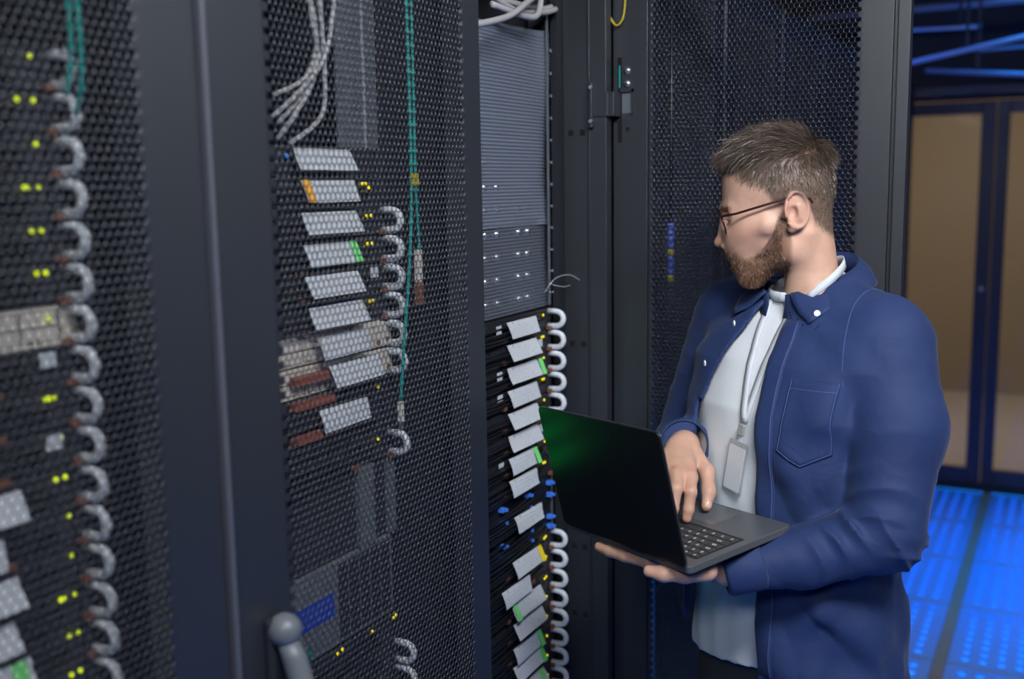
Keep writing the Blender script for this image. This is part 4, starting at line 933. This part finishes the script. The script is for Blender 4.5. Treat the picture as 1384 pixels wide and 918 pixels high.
# ---- clothes
SEC = np.array([(1.66, .058, .056, -.015), (1.63, .084, .068, -.015), (1.60, .120, .084, -.010), (1.56, .178, .107, .000), (1.50, .196, .126, .020), (1.42, .200, .140, .035), (1.30, .196, .145, .040), (1.15, .198, .150, .035), (1.0, .212, .160, .030), (.85, .222, .165, .030)])[::-1]
def torso(X, Y, Z, off, n=2.4):
    l, f = lf(X, Y)
    a = np.interp(Z, SEC[:, 0], SEC[:, 1]) - off; b_ = np.interp(Z, SEC[:, 0], SEC[:, 2]) - off; c_ = np.interp(Z, SEC[:, 0], SEC[:, 3])
    r = ((np.abs(l) / a) ** n + (np.abs(f - c_) / b_) ** n) ** (1 / n)
    return (r - 1) * np.minimum(a, b_), l, f
SHL, ELL, WRL = (0.606, 1.695, 1.540), (0.574, 1.585, 1.256), (0.328, 1.592, 1.196)
SHR, ELR, WRR = (0.420, 1.972, 1.545), (0.335, 2.005, 1.290), (0.299, 1.812, 1.347)
LLv = ([0.95, 1.0, 1.13, 1.27, 1.39, 1.47, 1.54, 1.58, 1.62], [.066, .066, .057, .052, .044, .036, .036, .028, .020])
LRv = ([0.95, 1.0, 1.13, 1.27, 1.40, 1.468, 1.52, 1.556, 1.60], [-.125, -.125, -.120, -.110, -.100, -.082, -.062, -.046, -.030])
def axisfold(X, Y, Z, a, b_, waves, twist):
    """ring-like creases around a sleeve axis"""
    ba = np.array(b_, float) - np.array(a, float); L = np.linalg.norm(ba); ba /= L
    px, py, pz = X - a[0], Y - a[1], Z - a[2]; t = px * ba[0] + py * ba[1] + pz * ba[2]
    side = np.cross(ba, (0, 0, 1)); side /= np.linalg.norm(side); up = np.cross(side, ba)
    s_ = px * side[0] + py * side[1] + pz * side[2]; h_ = px * up[0] + py * up[1] + pz * up[2]; an = np.arctan2(h_, s_)
    ph = waves * 2 * PI * t / L + twist * np.sin(an) + 0.7 * np.sin(2 * an + t * 21) + 0.5 * np.sin(t * 47 + an)
    g = np.sin(ph); mod = 0.45 + 0.55 * np.sin(2 * an + 1.3 + 19 * t + 1.5 * np.sin(t * 40)); return ((1 - np.abs(np.sin(ph / 2)) ** 0.8) * 1.3 - 0.3) * mod, t / L
def wrinkle(X, Y, Z):
    g = np.sin(X * 37 + 2.2 * np.sin(Z * 17 + Y * 9)) * np.sin(Z * 23 + 1.7 * np.sin(Y * 29 + X * 13)) 
    return g + 0.5 * np.sin(Z * 61 + 2.5 * np.sin(X * 31 + Y * 24)) * np.sin(X * 43 - Y * 37)
def shirt_fn(X, Y, Z):
    d, l, f = torso(X, Y, Z, 0.0)
    d = d - 0.0044 * wrinkle(X, Y, Z)
    # long slanting drags from chest down to the elbow
    d = d - 0.0062 * np.clip(np.sin((l * 52 + Z * 34) + 1.4 * np.sin(Z * 16)), 0, 1) * sstep(1.45 - Z, 0, 0.12) * sstep(f, 0.0, 0.08) * sstep(l, 0.03, 0.10)
    dt0 = d.copy()
    ua = chain(X, Y, Z, [SHL, (0.608, 1.645, 1.41), ELL], [0.072, 0.072, 0.058], 0.03)
    fold, t = axisfold(X, Y, Z, SHL, ELL, 7, 2.0); ua = ua - 0.0095 * fold * (0.10 + 0.90 * sstep(t, 0.6, 1.0))
    fa = chain(X, Y, Z, [ELL, (0.455, 1.596, 1.216), WRL], [0.058, 0.046, 0.034], 0.02)
    fold, t = axisfold(X, Y, Z, ELL, WRL, 6.5, -2.2); fa = fa - 0.0115 * fold * (1 - 0.88 * sstep(t, 0.15, 0.70))
    d = smin(d, ua, 0.010 + 0.038 * sstep(Z, 1.43, 1.53)); 
    arm = smin(ua, fa, 0.014)
    d = smin(d, arm, 0.008)
    ub = chain(X, Y, Z, [SHR, ELR], [0.078, 0.062], 0.03); fold, t = axisfold(X, Y, Z, SHR, ELR, 6, 1.0); ub = ub - 0.004 * fold * (0.3 + 0.7 * t)
    fb = chain(X, Y, Z, [ELR, WRR], [0.058, 0.041], 0.02); fold, t = axisfold(X, Y, Z, ELR, WRR, 4, 0.8); fb = fb - 0.004 * fold * (1 - 0.6 * np.clip(t, 0, 1))
    d = smin(d, smin(ub, fb, 0.016), 0.016)
    d = smin(d, rc(X, Y, Z, (0.536, 1.800, 1.603), (0.596, 1.712, 1.556), 0.046, 0.056), 0.03)
    d = smin(d, rc(X, Y, Z, (0.494, 1.860, 1.603), (0.434, 1.948, 1.556), 0.046, 0.056), 0.03)
    inner = dt0 + 0.0085
    shell = np.maximum(d, -inner)
    opening = np.maximum(np.maximum(np.interp(Z, *LRv) - l, l - np.interp(Z, *LLv)), 0.045 - f)
    s = np.maximum(shell, -opening)
    s = np.maximum(s, (0.965 - 0.10 * l + 0.35 * np.maximum(0, -l - 0.02) ** 1.0 * 0.9) - Z)     # hem
    s = np.maximum(s, Z - 1.635)
    # neck hole and cuffs
    s = np.maximum(s, np.where(Z > 1.57, -(np.sqrt((l / 0.066) ** 2 + ((f - 0.004) / 0.074) ** 2) - 1) * 0.06, -1))
    for a, b_ in ((ELL, WRL), (ELR, WRR)):
        ax = np.array(b_) - np.array(a); ax /= np.linalg.norm(ax)
        pl = (X - b_[0]) * ax[0] + (Y - b_[1]) * ax[1] + (Z - b_[2]) * ax[2]
        near = np.sqrt((X - b_[0]) ** 2 + (Y - b_[1]) ** 2 + (Z - b_[2]) ** 2) - 0.085
        s = np.maximum(s, np.where(near < 0, pl, -1))
    return s
SV, SQ = surf((0.22, 1.44, 0.90), (0.76, 2.10, 1.665), 0.0040, shirt_fn)
shirt = person_mesh('shirt', SV, SQ, 'navy_cotton', man, label='navy blue button-down shirt worn open')
def tee_fn(X, Y, Z):
    d, l, f = torso(X, Y, Z, 0.016 + 0.012 * 0, 2.3)
    d = d + 0.010 * sstep(1.25 - Z, 0, 0.25)
    d = d - 0.0016 * wrinkle(X * 1.1, Y * 1.1, Z * 0.8) - 0.0012 * np.sin(l * 120 + 2 * np.sin(Z * 20)) * sstep(1.4 - Z, 0, .2)
    d = np.maximum(d, (0.972 + 0.02 * np.sin(l * 8)) - Z)
    nk = np.sqrt((l / 0.070) ** 2 + ((f + 0.010) / 0.098) ** 2) - 1
    d = np.maximum(d, Z - 1.613 + 0.10 * np.maximum(f, 0) - 0.12 * np.maximum(-f, 0))
    return d
EV, EQ = surf((0.28, 1.60, 0.94), (0.74, 2.06, 1.64), 0.0045, tee_fn)
person_mesh('t_shirt', EV, EQ, 'tee_cloth', man, label='white crew-neck t-shirt')
def pants_fn(X, Y, Z):
    l, f = lf(X, Y)
    d = (np.sqrt((l / 0.172) ** 2 + ((f - 0.02) / 0.118) ** 2) - 1) * 0.118; d = np.maximum(np.maximum(d, Z - 1.03), 0.86 - Z)
    for s in (1, -1):
        hu, hw = from_lf(0.085 * s, 0.015); ku, kw = from_lf(0.105 * s, 0.03); fu, fw = from_lf(0.115 * s, -0.01)
        d = smin(d, np.maximum(chain(X, Y, Z, [(hu, hw, 0.90), (ku, kw, 0.50), (fu, fw, 0.07)], [0.102, 0.080, 0.068], 0.03), 0.035 - Z), 0.04)
    return np.maximum(d - 0.002 * wrinkle(X, Y, Z), Z - 1.03)
PV, PQ = surf((0.26, 1.60, 0.0), (0.78, 2.10, 1.05), 0.008, pants_fn)
person_mesh('trousers', PV, PQ, 'trousers', man)
for s in (1, -1):
    def shoe_fn(X, Y, Z):
        l, f = lf(X, Y); l = l - 0.118 * s
        d = rc(l, f, Z, (0, -0.055, 0.035), (0.008 * s, 0.15, 0.026), 0.040, 0.036); d = smin(d, rc(l, f, Z, (0, -0.03, 0.05), (0, -0.02, 0.09), 0.042, 0.045), 0.02)
        return np.maximum(np.maximum(d, -Z + 0.001), Z - 0.10)
    V, Q = surf((0.22, 1.50, -0.006), (0.80, 2.10, 0.11), 0.006, shoe_fn)
    person_mesh('shoe', V, Q, 'shoe_leather', man)

bv_shirt = BVHTree.FromPolygons([tuple(v) for v in SV], [tuple(q) for q in SQ]); bv_tee = BVHTree.FromPolygons([tuple(v) for v in EV], [tuple(q) for q in EQ])
FD = Vector((-math.cos(AL), -math.sin(AL), 0)); LD = Vector((math.sin(AL), -math.cos(AL), 0))
def on_front(bv, l, v, out, fallback=None):
    """point on the garment seen from in front of the chest"""
    p = None
    for dl in (0, 0.004, -0.004, 0.009, -0.009):
        u, w_ = from_lf(l + dl, 0.45); p, n, i, dd = bv.ray_cast(Vector((u, w_, v)), -FD)
        if p is not None and dd < 0.50: break
        p = None
    if p is None:
        a, b_, c_ = (float(np.interp(v, SEC[:, 0], SEC[:, k])) for k in (1, 2, 3))
        u, w_ = from_lf(l, c_ + b_ * max(0.0, 1 - (abs(l) / a) ** 2.4) ** (1 / 2.4)); return Vector((u, w_, v)) + FD * out
    p = p - LD * dl
    n = n if n.dot(FD) > 0 else -n
    return p + (n * 0.5 + FD * 0.5).normalized() * out
def patch(bv, grid, out, name, mt, parent, thick=0.0012):
    ni, nj = len(grid), len(grid[0]); v = []; last = None
    for row in grid:
        for l, vv in row:
            q = on_front(bv, l, vv, out, last); last = q; v.append(tuple(q))
    f = [(i * nj + j, i * nj + j + 1, (i + 1) * nj + j + 1, (i + 1) * nj + j) for i in range(ni - 1) for j in range(nj - 1)]
    o = person_mesh(name, np.array(v), np.array(f), mt, parent)
    md = o.modifiers.new('thick', 'SOLIDIFY'); md.thickness = thick; md.offset = 0
    return o
# placket band along the near front edge
vv_ = np.linspace(0.99, 1.572, 40)
patch(bv_shirt, [[(float(np.interp(v, *LLv)) + 0.002 + 0.032 * t, float(v)) for t in np.linspace(0, 1, 6)] for v in vv_], 0.0014, 'placket', 'navy_cotton', shirt, 0.0016)
# chest pocket with pointed bottom
pk = []
for i in range(15):
    t = i / 14; row = []
    for j in range(13):
        s = j / 12; l = 0.088 + 0.076 * s; top = 1.486; bot = 1.372 - 0.022 * (1 - abs(2 * s - 1)); row.append((l, top + (bot - top) * t))
    pk.append(row)
pocket = patch(bv_shirt, pk, 0.0016, 'pocket', 'navy_cotton', shirt, 0.0018)
mat('stitch', (0.07, 0.11, 0.32), 0.7)
def seam(pts_lv, out, r, parent, bv=bv_shirt, name='seam', m_='stitch'):
    P_ = [on_front(bv, l, v, out) for l, v in pts_lv]; P_ = [p for p in P_ if p is not None]
    if len(P_) < 2: return
    mb = MB().tube(P_, r, 5); a = np.array(mb.v); return person_mesh(name, a, np.array([f for f in mb.f if len(f) == 4]), m_, parent)
def lerp_pts(a, b_, n=10): return [(a[0] + (b_[0] - a[0]) * i / n, a[1] + (b_[1] - a[1]) * i / n) for i in range(n + 1)]
for a, b_ in (((0.090, 1.484), (0.090, 1.374)), ((0.162, 1.484), (0.162, 1.374)), ((0.090, 1.374), (0.126, 1.352)), ((0.126, 1.352), (0.162, 1.374)), ((0.090, 1.471), (0.162, 1.471))): seam(lerp_pts(a, b_), 0.0030, 0.0006, pocket)
seam([(float(np.interp(v, *LLv)) + 0.030, float(v)) for v in vv_], 0.0026, 0.0006, shirt)
# armhole seam
ax_ = (Vector(ELL) - Vector(SHL)).normalized(); cc_ = Vector(SHL).lerp(Vector((NK[0], NK[1], 1.56)), 0.06)
pn = (Vector((NK[0], NK[1], 1.50)) - Vector(SHL)).normalized(); e1 = Vector((0, 0, 1)) - pn * pn.z; e1.normalize(); e2 = pn.cross(e1)
sp = []
for k in range(30):
    a = math.radians(-165 + 330 * k / 29); q = cc_ + (e1 * math.cos(a) + e2 * math.sin(a)) * 0.13; hit, nn, ix, dd = bv_shirt.ray_cast(q, (cc_ - q).normalized())
    if hit is not None: sp.append(hit + (q - cc_).normalized() * 0.0006)
mb = MB().tube(sp, 0.0005, 5); person_mesh('seam', np.array(mb.v), np.array([f for f in mb.f if len(f) == 4]), 'stitch', shirt)
# buttons
def button(p, n, parent):
    n = Vector(n).normalized(); mb = MB().tube([Vector(p), Vector(p) + n * 0.0022], [0.0056, 0.0050], 16)
    a = np.array(mb.v); f4 = [f for f in mb.f if len(f) == 4]
    c0 = len(a); a = np.concatenate([a, [np.array(Vector(p) + n * 0.0022)]]); f4 += [(16 + j, 16 + (j + 1) % 16, c0, c0) for j in range(16)]
    me = bpy.data.meshes.new('button'); wd = to_world(a); o0 = Vector(wd.mean(0)); me.from_pydata([tuple(Vector(q) - o0) for q in wd], [], [f if f[2] != f[3] else f[:3] for f in f4]); me.materials.append(MAT['button_white'])
    o = bpy.data.objects.new('button', me); col.objects.link(o); o.parent = parent; o.location = o0 - wo(parent); WO[o.name] = o0
for l, v in ((-0.070, 1.557), (-0.102, 1.487)):
    p = on_front(bv_shirt, l, v, 0.001)
    if p is not None: button(p, FD * 0.8 - LD * 0.5, shirt)
# collar: stand and fall around the neck
def collar_pt(phi, r_l, r_f, c_f, v):
    l, f = math.sin(phi) * r_l, math.cos(phi) * r_f + c_f; u, w_ = from_lf(l, f); return (u, w_, v)
def collar():
    n = 48; rows = 7; v = []
    for i in range(n + 1):
        t = i / n; phi = math.radians(20 + 320 * t); back = 0.5 - 0.5 * math.cos(phi); back = (1 - math.cos(phi)) / 2
        tipw = max(0.0, 1 - t / 0.16) if t < 0.5 else max(0.0, 1 - (1 - t) / 0.16)
        top = collar_pt(phi, 0.073, 0.082, 0.000 - 0.012 * back, 1.612 + 0.062 * back ** 0.9)
        fall = 0.034 + 0.012 * back * 0.3 + 0.026 * tipw ** 1.3
        outw = 0.016 + 0.012 * tipw
        ph2 = phi + (0.34 * tipw ** 1.2 if t < 0.5 else -0.34 * tipw ** 1.2)
        bot = collar_pt(ph2, 0.073 + outw + 0.016, 0.082 + outw + 0.008, -0.004 - 0.012 * back, 1.612 + 0.062 * back ** 0.9 - fall)
        for j in range(rows + 1):
            s = j / rows; bulge = 0.006 * math.sin(PI * min(1, s * 1.1)); q = Vector(top).lerp(Vector(bot), s); c_ = Vector(collar_pt(phi, 0, 0, 0, q.z)); dr = (q - c_); dr.z = 0
            q += dr.normalized() * bulge
            if s > 0.3:
                for _ in range(30):
                    dd = float(torso(np.array([q.x]), np.array([q.y]), np.array([q.z]), 0.0)[0][0])
                    if dd > 0.0045: break
                    q = q + (dr.normalized() * 0.6 + Vector((0, 0, 0.8))) * 0.002
            v.append(tuple(q))
    f = [(i * (rows + 1) + j, i * (rows + 1) + j + 1, (i + 1) * (rows + 1) + j + 1, (i + 1) * (rows + 1) + j) for i in range(n) for j in range(rows)]
    o = person_mesh('collar', np.array(v), np.array(f), 'navy_cotton', shirt); md = o.modifiers.new('thick', 'SOLIDIFY'); md.thickness = 0.0028; md.offset = 0
    # stand inside
    v2 = []
    for i in range(n + 1):
        phi = math.radians(14 + 332 * i / n); back = (1 - math.cos(phi)) / 2
        for j in range(3): v2.append(collar_pt(phi, 0.0725 + 0.004 * (j == 0), 0.081 + 0.006 * (j == 0), -0.012 * back, 1.612 + 0.062 * back ** 0.9 - 0.001 - 0.020 * (2 - j) if j < 2 else 1.611 + 0.062 * back ** 0.9))
    f2 = [(i * 3 + j, i * 3 + j + 1, (i + 1) * 3 + j + 1, (i + 1) * 3 + j) for i in range(n) for j in range(2)]
    o = person_mesh('collar_stand', np.array(v2), np.array(f2), 'navy_cotton', shirt); md = o.modifiers.new('thick', 'SOLIDIFY'); md.thickness = 0.002
    return v
cv = collar()
tipL = Vector(cv[7 + 0]); tipq = Vector(cv[2 * 8 + 6])
button(tipq + Vector((0.0, 0, 0)) + (LD * 0.6 + FD * 0.5) * 0.004, LD * 0.62 + FD * 0.7 + Vector((0, 0, 0.25)), shirt)
# tee neck rib
nb_ = []
for i in range(40):
    phi = 2 * PI * i / 39; u, w_ = from_lf(math.sin(phi) * 0.062, math.cos(phi) * 0.070 - 0.002); nb_.append((u, w_, 1.606 + 0.030 * (1 - math.cos(phi)) / 2))
mb = MB().tube(nb_, 0.0085, 8, flat=0.45); person_mesh('neck_rib', np.array(mb.v), np.array([f for f in mb.f if len(f) == 4]), 'tee_cloth', man)
# cuffs
for (a, b_, r) in ((ELL, WRL, 0.0355), (ELR, WRR, 0.0415)):
    a, b_ = Vector(a), Vector(b_); ax = (b_ - a).normalized(); mb = MB().tube([b_ - ax * 0.058, b_ - ax * 0.055, b_ - ax * 0.004, b_ + ax * 0.001], [r + 0.0005, r + 0.0035, r + 0.002, r - 0.002], 28, caps=False)
    o = person_mesh('cuff', np.array(mb.v), np.array(mb.f), 'navy_cotton', shirt); md = o.modifiers.new('thick', 'SOLIDIFY'); md.thickness = 0.003

# ---- lanyard with badge (hangs on the tee)
lan = empty('lanyard_badge', to_world([(0.37, 1.675, 1.27)])[0], 'pale grey lanyard with clear badge holder hanging on the white tee', 'badge')
def ribbon(lv, wd, name, parent, out=0.003):
    c = [on_front(bv_tee, l, v, out) for l, v in lv]; v = []
    for i, p in enumerate(c):
        v += [tuple(p - LD * wd - FD * 0.0), tuple(p + LD * wd)]
    f = [(2 * i, 2 * i + 1, 2 * i + 3, 2 * i + 2) for i in range(len(c) - 1)]
    o = person_mesh(name, np.array(v), np.array(f), 'lanyard', parent); md = o.modifiers.new('thick', 'SOLIDIFY'); md.thickness = 0.0014; return c
ta = [(-0.030 + 0.036 * t ** 0.8, 1.598 - 0.195 * t) for t in np.linspace(0, 1, 22)]
tb = [(0.026 - 0.002 * t - 0.016 * t * t, 1.58 - 0.177 * t) for t in np.linspace(0, 1, 22)]
ribbon(ta, 0.0065, 'strap', lan, 0.0035); ribbon(tb, 0.0065, 'strap', lan, 0.0025)
# strap round the back of the neck above the collar
ns = []
for i in range(30):
    ph = math.radians(-112 + 224 * i / 29); bk = (1 + math.cos(ph)) / 2
    for j in (0, 1): ns.append((0.508 + 0.008 * bk + (0.050 + 0.004 * (1 - j)) * math.cos(ph), 1.806 - (0.0625 + 0.004 * (1 - j)) * math.sin(ph), 1.580 + 0.079 * bk + 0.015 * j))
o = person_mesh('strap', np.array(ns), np.array([(2 * i, 2 * i + 1, 2 * i + 3, 2 * i + 2) for i in range(29)]), 'lanyard', lan); md = o.modifiers.new('thick', 'SOLIDIFY'); md.thickness = 0.0014
bp0 = on_front(bv_tee, 0.008, 1.400, 0.006); dn = Vector((0, 0, -1)); tilt = (dn * 1.0 - LD * 0.12 + FD * 0.08).normalized(); sdv = (LD + FD * 0.12).normalized(); sdv = (sdv - tilt * sdv.dot(tilt)).normalized(); nv = sdv.cross(tilt); nv = nv if nv.dot(FD) > 0 else -nv
def slab(c, hw, hh, th, name, mt, parent, rd=0.004):
    pts = []
    for sx, sy, a0 in ((1, 1, 0), (-1, 1, 90), (-1, -1, 180), (1, -1, 270)):
        for k in range(5):
            a = math.radians(a0 + 90 * k / 4); pts.append((sx * (hw - rd) + rd * math.cos(a), sy * (hh - rd) + rd * math.sin(a)))
    v = [tuple(c + sdv * x_ - tilt * y_ + nv * th * q) for q in (0, 1) for x_, y_ in pts]; n = len(pts)
    me_f = [tuple(range(n - 1, -1, -1)), tuple(range(n, 2 * n))] + [(i, (i + 1) % n, n + (i + 1) % n, n + i) for i in range(n)]
    wd = to_world(np.array(v)); o0 = Vector(wd.mean(0)); me = bpy.data.meshes.new(name); me.from_pydata([tuple(Vector(q) - o0) for q in wd], [], me_f); me.materials.append(MAT[mt])
    o = bpy.data.objects.new(name, me); col.objects.link(o); o.parent = parent; o.location = o0 - wo(parent); WO[o.name] = o0; return o
slab(bp0 + tilt * 0.010, 0.0065, 0.009, 0.005, 'clip', 'clip_metal', lan, 0.002)
slab(bp0 + tilt * 0.026, 0.004, 0.010, 0.002, 'clip_loop', 'lanyard', lan, 0.002)
slab(bp0 + tilt * 0.074 + nv * 0.001, 0.0225, 0.044, 0.0032, 'badge_holder', 'badge_edge', lan)
slab(bp0 + tilt * 0.077 + nv * 0.0042, 0.0200, 0.038, 0.0006, 'badge_card', 'badge_card', lan)

# ---- eyeglasses
gls = empty('eyeglasses', to_world(head_to_man(np.array([[95., 0, -20]])))[0], 'thin dark brown framed glasses worn by the man', 'glasses')
def hpoly(pts, r, name, mt, n=8, flat=1.0):
    mb = MB().tube([tuple(q) for q in head_to_man(np.array(pts, float))], r, n, flat=flat); f = [q for q in mb.f if len(q) == 4]; return person_mesh(name, np.array(mb.v), np.array(f), mt, gls)
for s in (1, -1):
    ring = [(104 - 0.0016 * (27 * math.cos(a) + 6) ** 2 * 1.0 - 0.10 * (20 * math.sin(a)), s * (33 + 25 * math.cos(a) * (1 - 0.06 * math.sin(a))), -16 + 20 * math.sin(a) * (1.0)) for a in np.linspace(0, 2 * PI, 33)]
    ring = [(103 - 0.06 * (abs(q[1]) - 10) + 0.30 * (q[2] + 16), q[1], q[2]) for q in ring]
    hpoly(ring, 0.0015, 'rim', 'glasses_frame')
    cen = np.mean(np.array(ring), 0); mbv = [tuple(cen)] + [tuple(q) for q in ring[:-1]]
    V = head_to_man(np.array(mbv)); wd = to_world(V); o0 = Vector(wd.mean(0)); me = bpy.data.meshes.new('lens'); me.from_pydata([tuple(Vector(q) - o0) for q in wd], [], [(0, i, i % 32 + 1) for i in range(1, 33)]); me.materials.append(MAT['pane_glass'])
    o = bpy.data.objects.new('lens', me); col.objects.link(o); o.parent = gls; o.location = o0 - wo(gls); WO[o.name] = o0
    hpoly([(103, s * 58, -7), (98, s * 68, -5), (80, s * 74, -2), (40, s * 78, 10), (0, s * 80.5, 22), (-22, s * 80, 26), (-38, s * 79, 21), (-42, s * 78, 15)], 0.0021, 'temple', 'glasses_frame')
hpoly([(104, -9, -13), (106, 0, -10), (104, 9, -13)], 0.0015, 'bridge', 'glasses_frame')

# ------------------------------------------------------------------ laptop
LW, LDp = 0.310, 0.216
lp = bpy.data.objects.new('laptop', None); col.objects.link(lp); lp.empty_display_size = 0.05
lp.matrix_world = Matrix.Translation(LT) @ LM.to_4x4(); WO[lp.name] = Vector((0, 0, 0))
tag(lp, 'thin dark grey laptop held open on the man\'s forearm', 'laptop')
def rslab(w2, y0, y1, z0_, z1_, rd, name, mt, parent, bevel=0.0012, M=None):
    pts = []
    for cx_, cy_, a0 in ((w2 - rd, y1 - rd, 0), (-w2 + rd, y1 - rd, 90), (-w2 + rd, y0 + rd, 180), (w2 - rd, y0 + rd, 270)):
        for k in range(6):
            a = math.radians(a0 + 90 * k / 5); pts.append((cx_ + rd * math.cos(a), cy_ + rd * math.sin(a)))
    n = len(pts); v = [Vector((x_, y_, z_)) for z_ in (z0_, z1_) for x_, y_ in pts]
    if M is not None: v = [M @ q for q in v]
    mb = MB().add(v, [tuple(range(n - 1, -1, -1)), tuple(range(n, 2 * n))] + [(i, (i + 1) % n, n + (i + 1) % n, n + i) for i in range(n)])
    return mb.build(name, mt, parent, bevel=bevel, local=True)
base = rslab(LW / 2, 0.0, LDp, -0.0125, 0.0, 0.009, 'base', 'laptop_metal', lp, 0.0018)
rslab(0.142, 0.026, 0.1265, -0.0002, 0.0003, 0.003, 'keyboard_well', 'key_well', base, 0)
rslab(0.056, 0.140, 0.209, -0.0002, 0.00035, 0.003, 'trackpad', 'trackpad', base, 0)
kw, kd = 0.0152, 0.0150
def key_mesh(wd, dp):
    mb = MB(); a, b_ = wd / 2, dp / 2; c_ = 0.0006
    v = [(-a, -b_, 0.0003), (a, -b_, 0.0003), (a, b_, 0.0003), (-a, b_, 0.0003), (-a + c_, -b_ + c_, 0.0016), (a - c_, -b_ + c_, 0.0016), (a - c_, b_ - c_, 0.0016), (-a + c_, b_ - c_, 0.0016)]
    return mb.add(v, [(4, 5, 6, 7), (0, 1, 5, 4), (1, 2, 6, 5), (2, 3, 7, 6), (3, 0, 4, 7)]).mesh('key', 'laptop_key')
KM = {}
leg_me = MB().add([(-0.0016, -0.0022, 0.0017), (0.0016, -0.0022, 0.0017), (0.0016, 0.0022, 0.0017), (-0.0016, 0.0022, 0.0017), (-0.0010, -0.0016, 0.00172), (0.0010, -0.0016, 0.00172), (0.0010, 0.0016, 0.00172), (-0.0010, 0.0016, 0.00172)], [(0, 1, 5, 4), (1, 2, 6, 5), (2, 3, 7, 6), (3, 0, 4, 7)]).mesh('key_legend', 'key_legend')
# rows from the hinge towards the user; x runs towards the camera (his right-hand keys lie far away)
rows = [([1.0] * 14, 0.011), ([1.0] * 13 + [1.9], 0.0155), ([1.45] + [1.0] * 12 + [1.45], 0.0155), ([1.75] + [1.0] * 11 + [2.15], 0.0155), ([2.3] + [1.0] * 10 + [2.6], 0.0155), ([1.15] * 4 + [5.6] + [1.15] * 2 + [0.95] * 3, 0.0155)]
yk = 0.030
for widths, dp in rows:
    tot = sum(widths); un = 0.276 / tot; x_ = 0.138
    for wdt in widths:
        wk = wdt * un; key = (round(wk, 4), dp)
        if key not in KM: KM[key] = key_mesh(wk - 0.0022, dp - 0.0018)
        ko = bpy.data.objects.new('key', KM[key]); col.objects.link(ko); ko.parent = base; ko.location = (x_ - wk / 2, yk + dp / 2, 0)
        if wdt < 5:
            q = bpy.data.objects.new('key_legend', leg_me); col.objects.link(q); q.parent = base; q.location = (x_ - wk / 2 + 0.001, yk + dp / 2, 0)
            if wdt > 1.3: q.scale = (2.4, 0.8, 1)
        x_ -= wk
    yk += dp + 0.0004
lid_a = 1.6769 - PI
ML = Matrix.Rotation(1.6769, 4, 'X')
lid = rslab(LW / 2, 0.0, 0.213, 0.0, 0.0055, 0.009, 'lid', 'laptop_lid', lp, 0.0010, ML)
rslab(LW / 2 - 0.006, 0.012, 0.207, -0.0004, 0.0, 0.004, 'screen', 'screen_glass', lid, 0, ML)
rslab(LW / 2 + 0.0002, 0.0, 0.2133, 0.0008, 0.0022, 0.009, 'lid_rim', 'laptop_edge', lid, 0, ML)
hg = MB().tube([(-0.10, 0.003, -0.002), (0.10, 0.003, -0.002)], 0.0055, 12); hg.build('hinge', 'laptop_lid', lp, True, local=True)
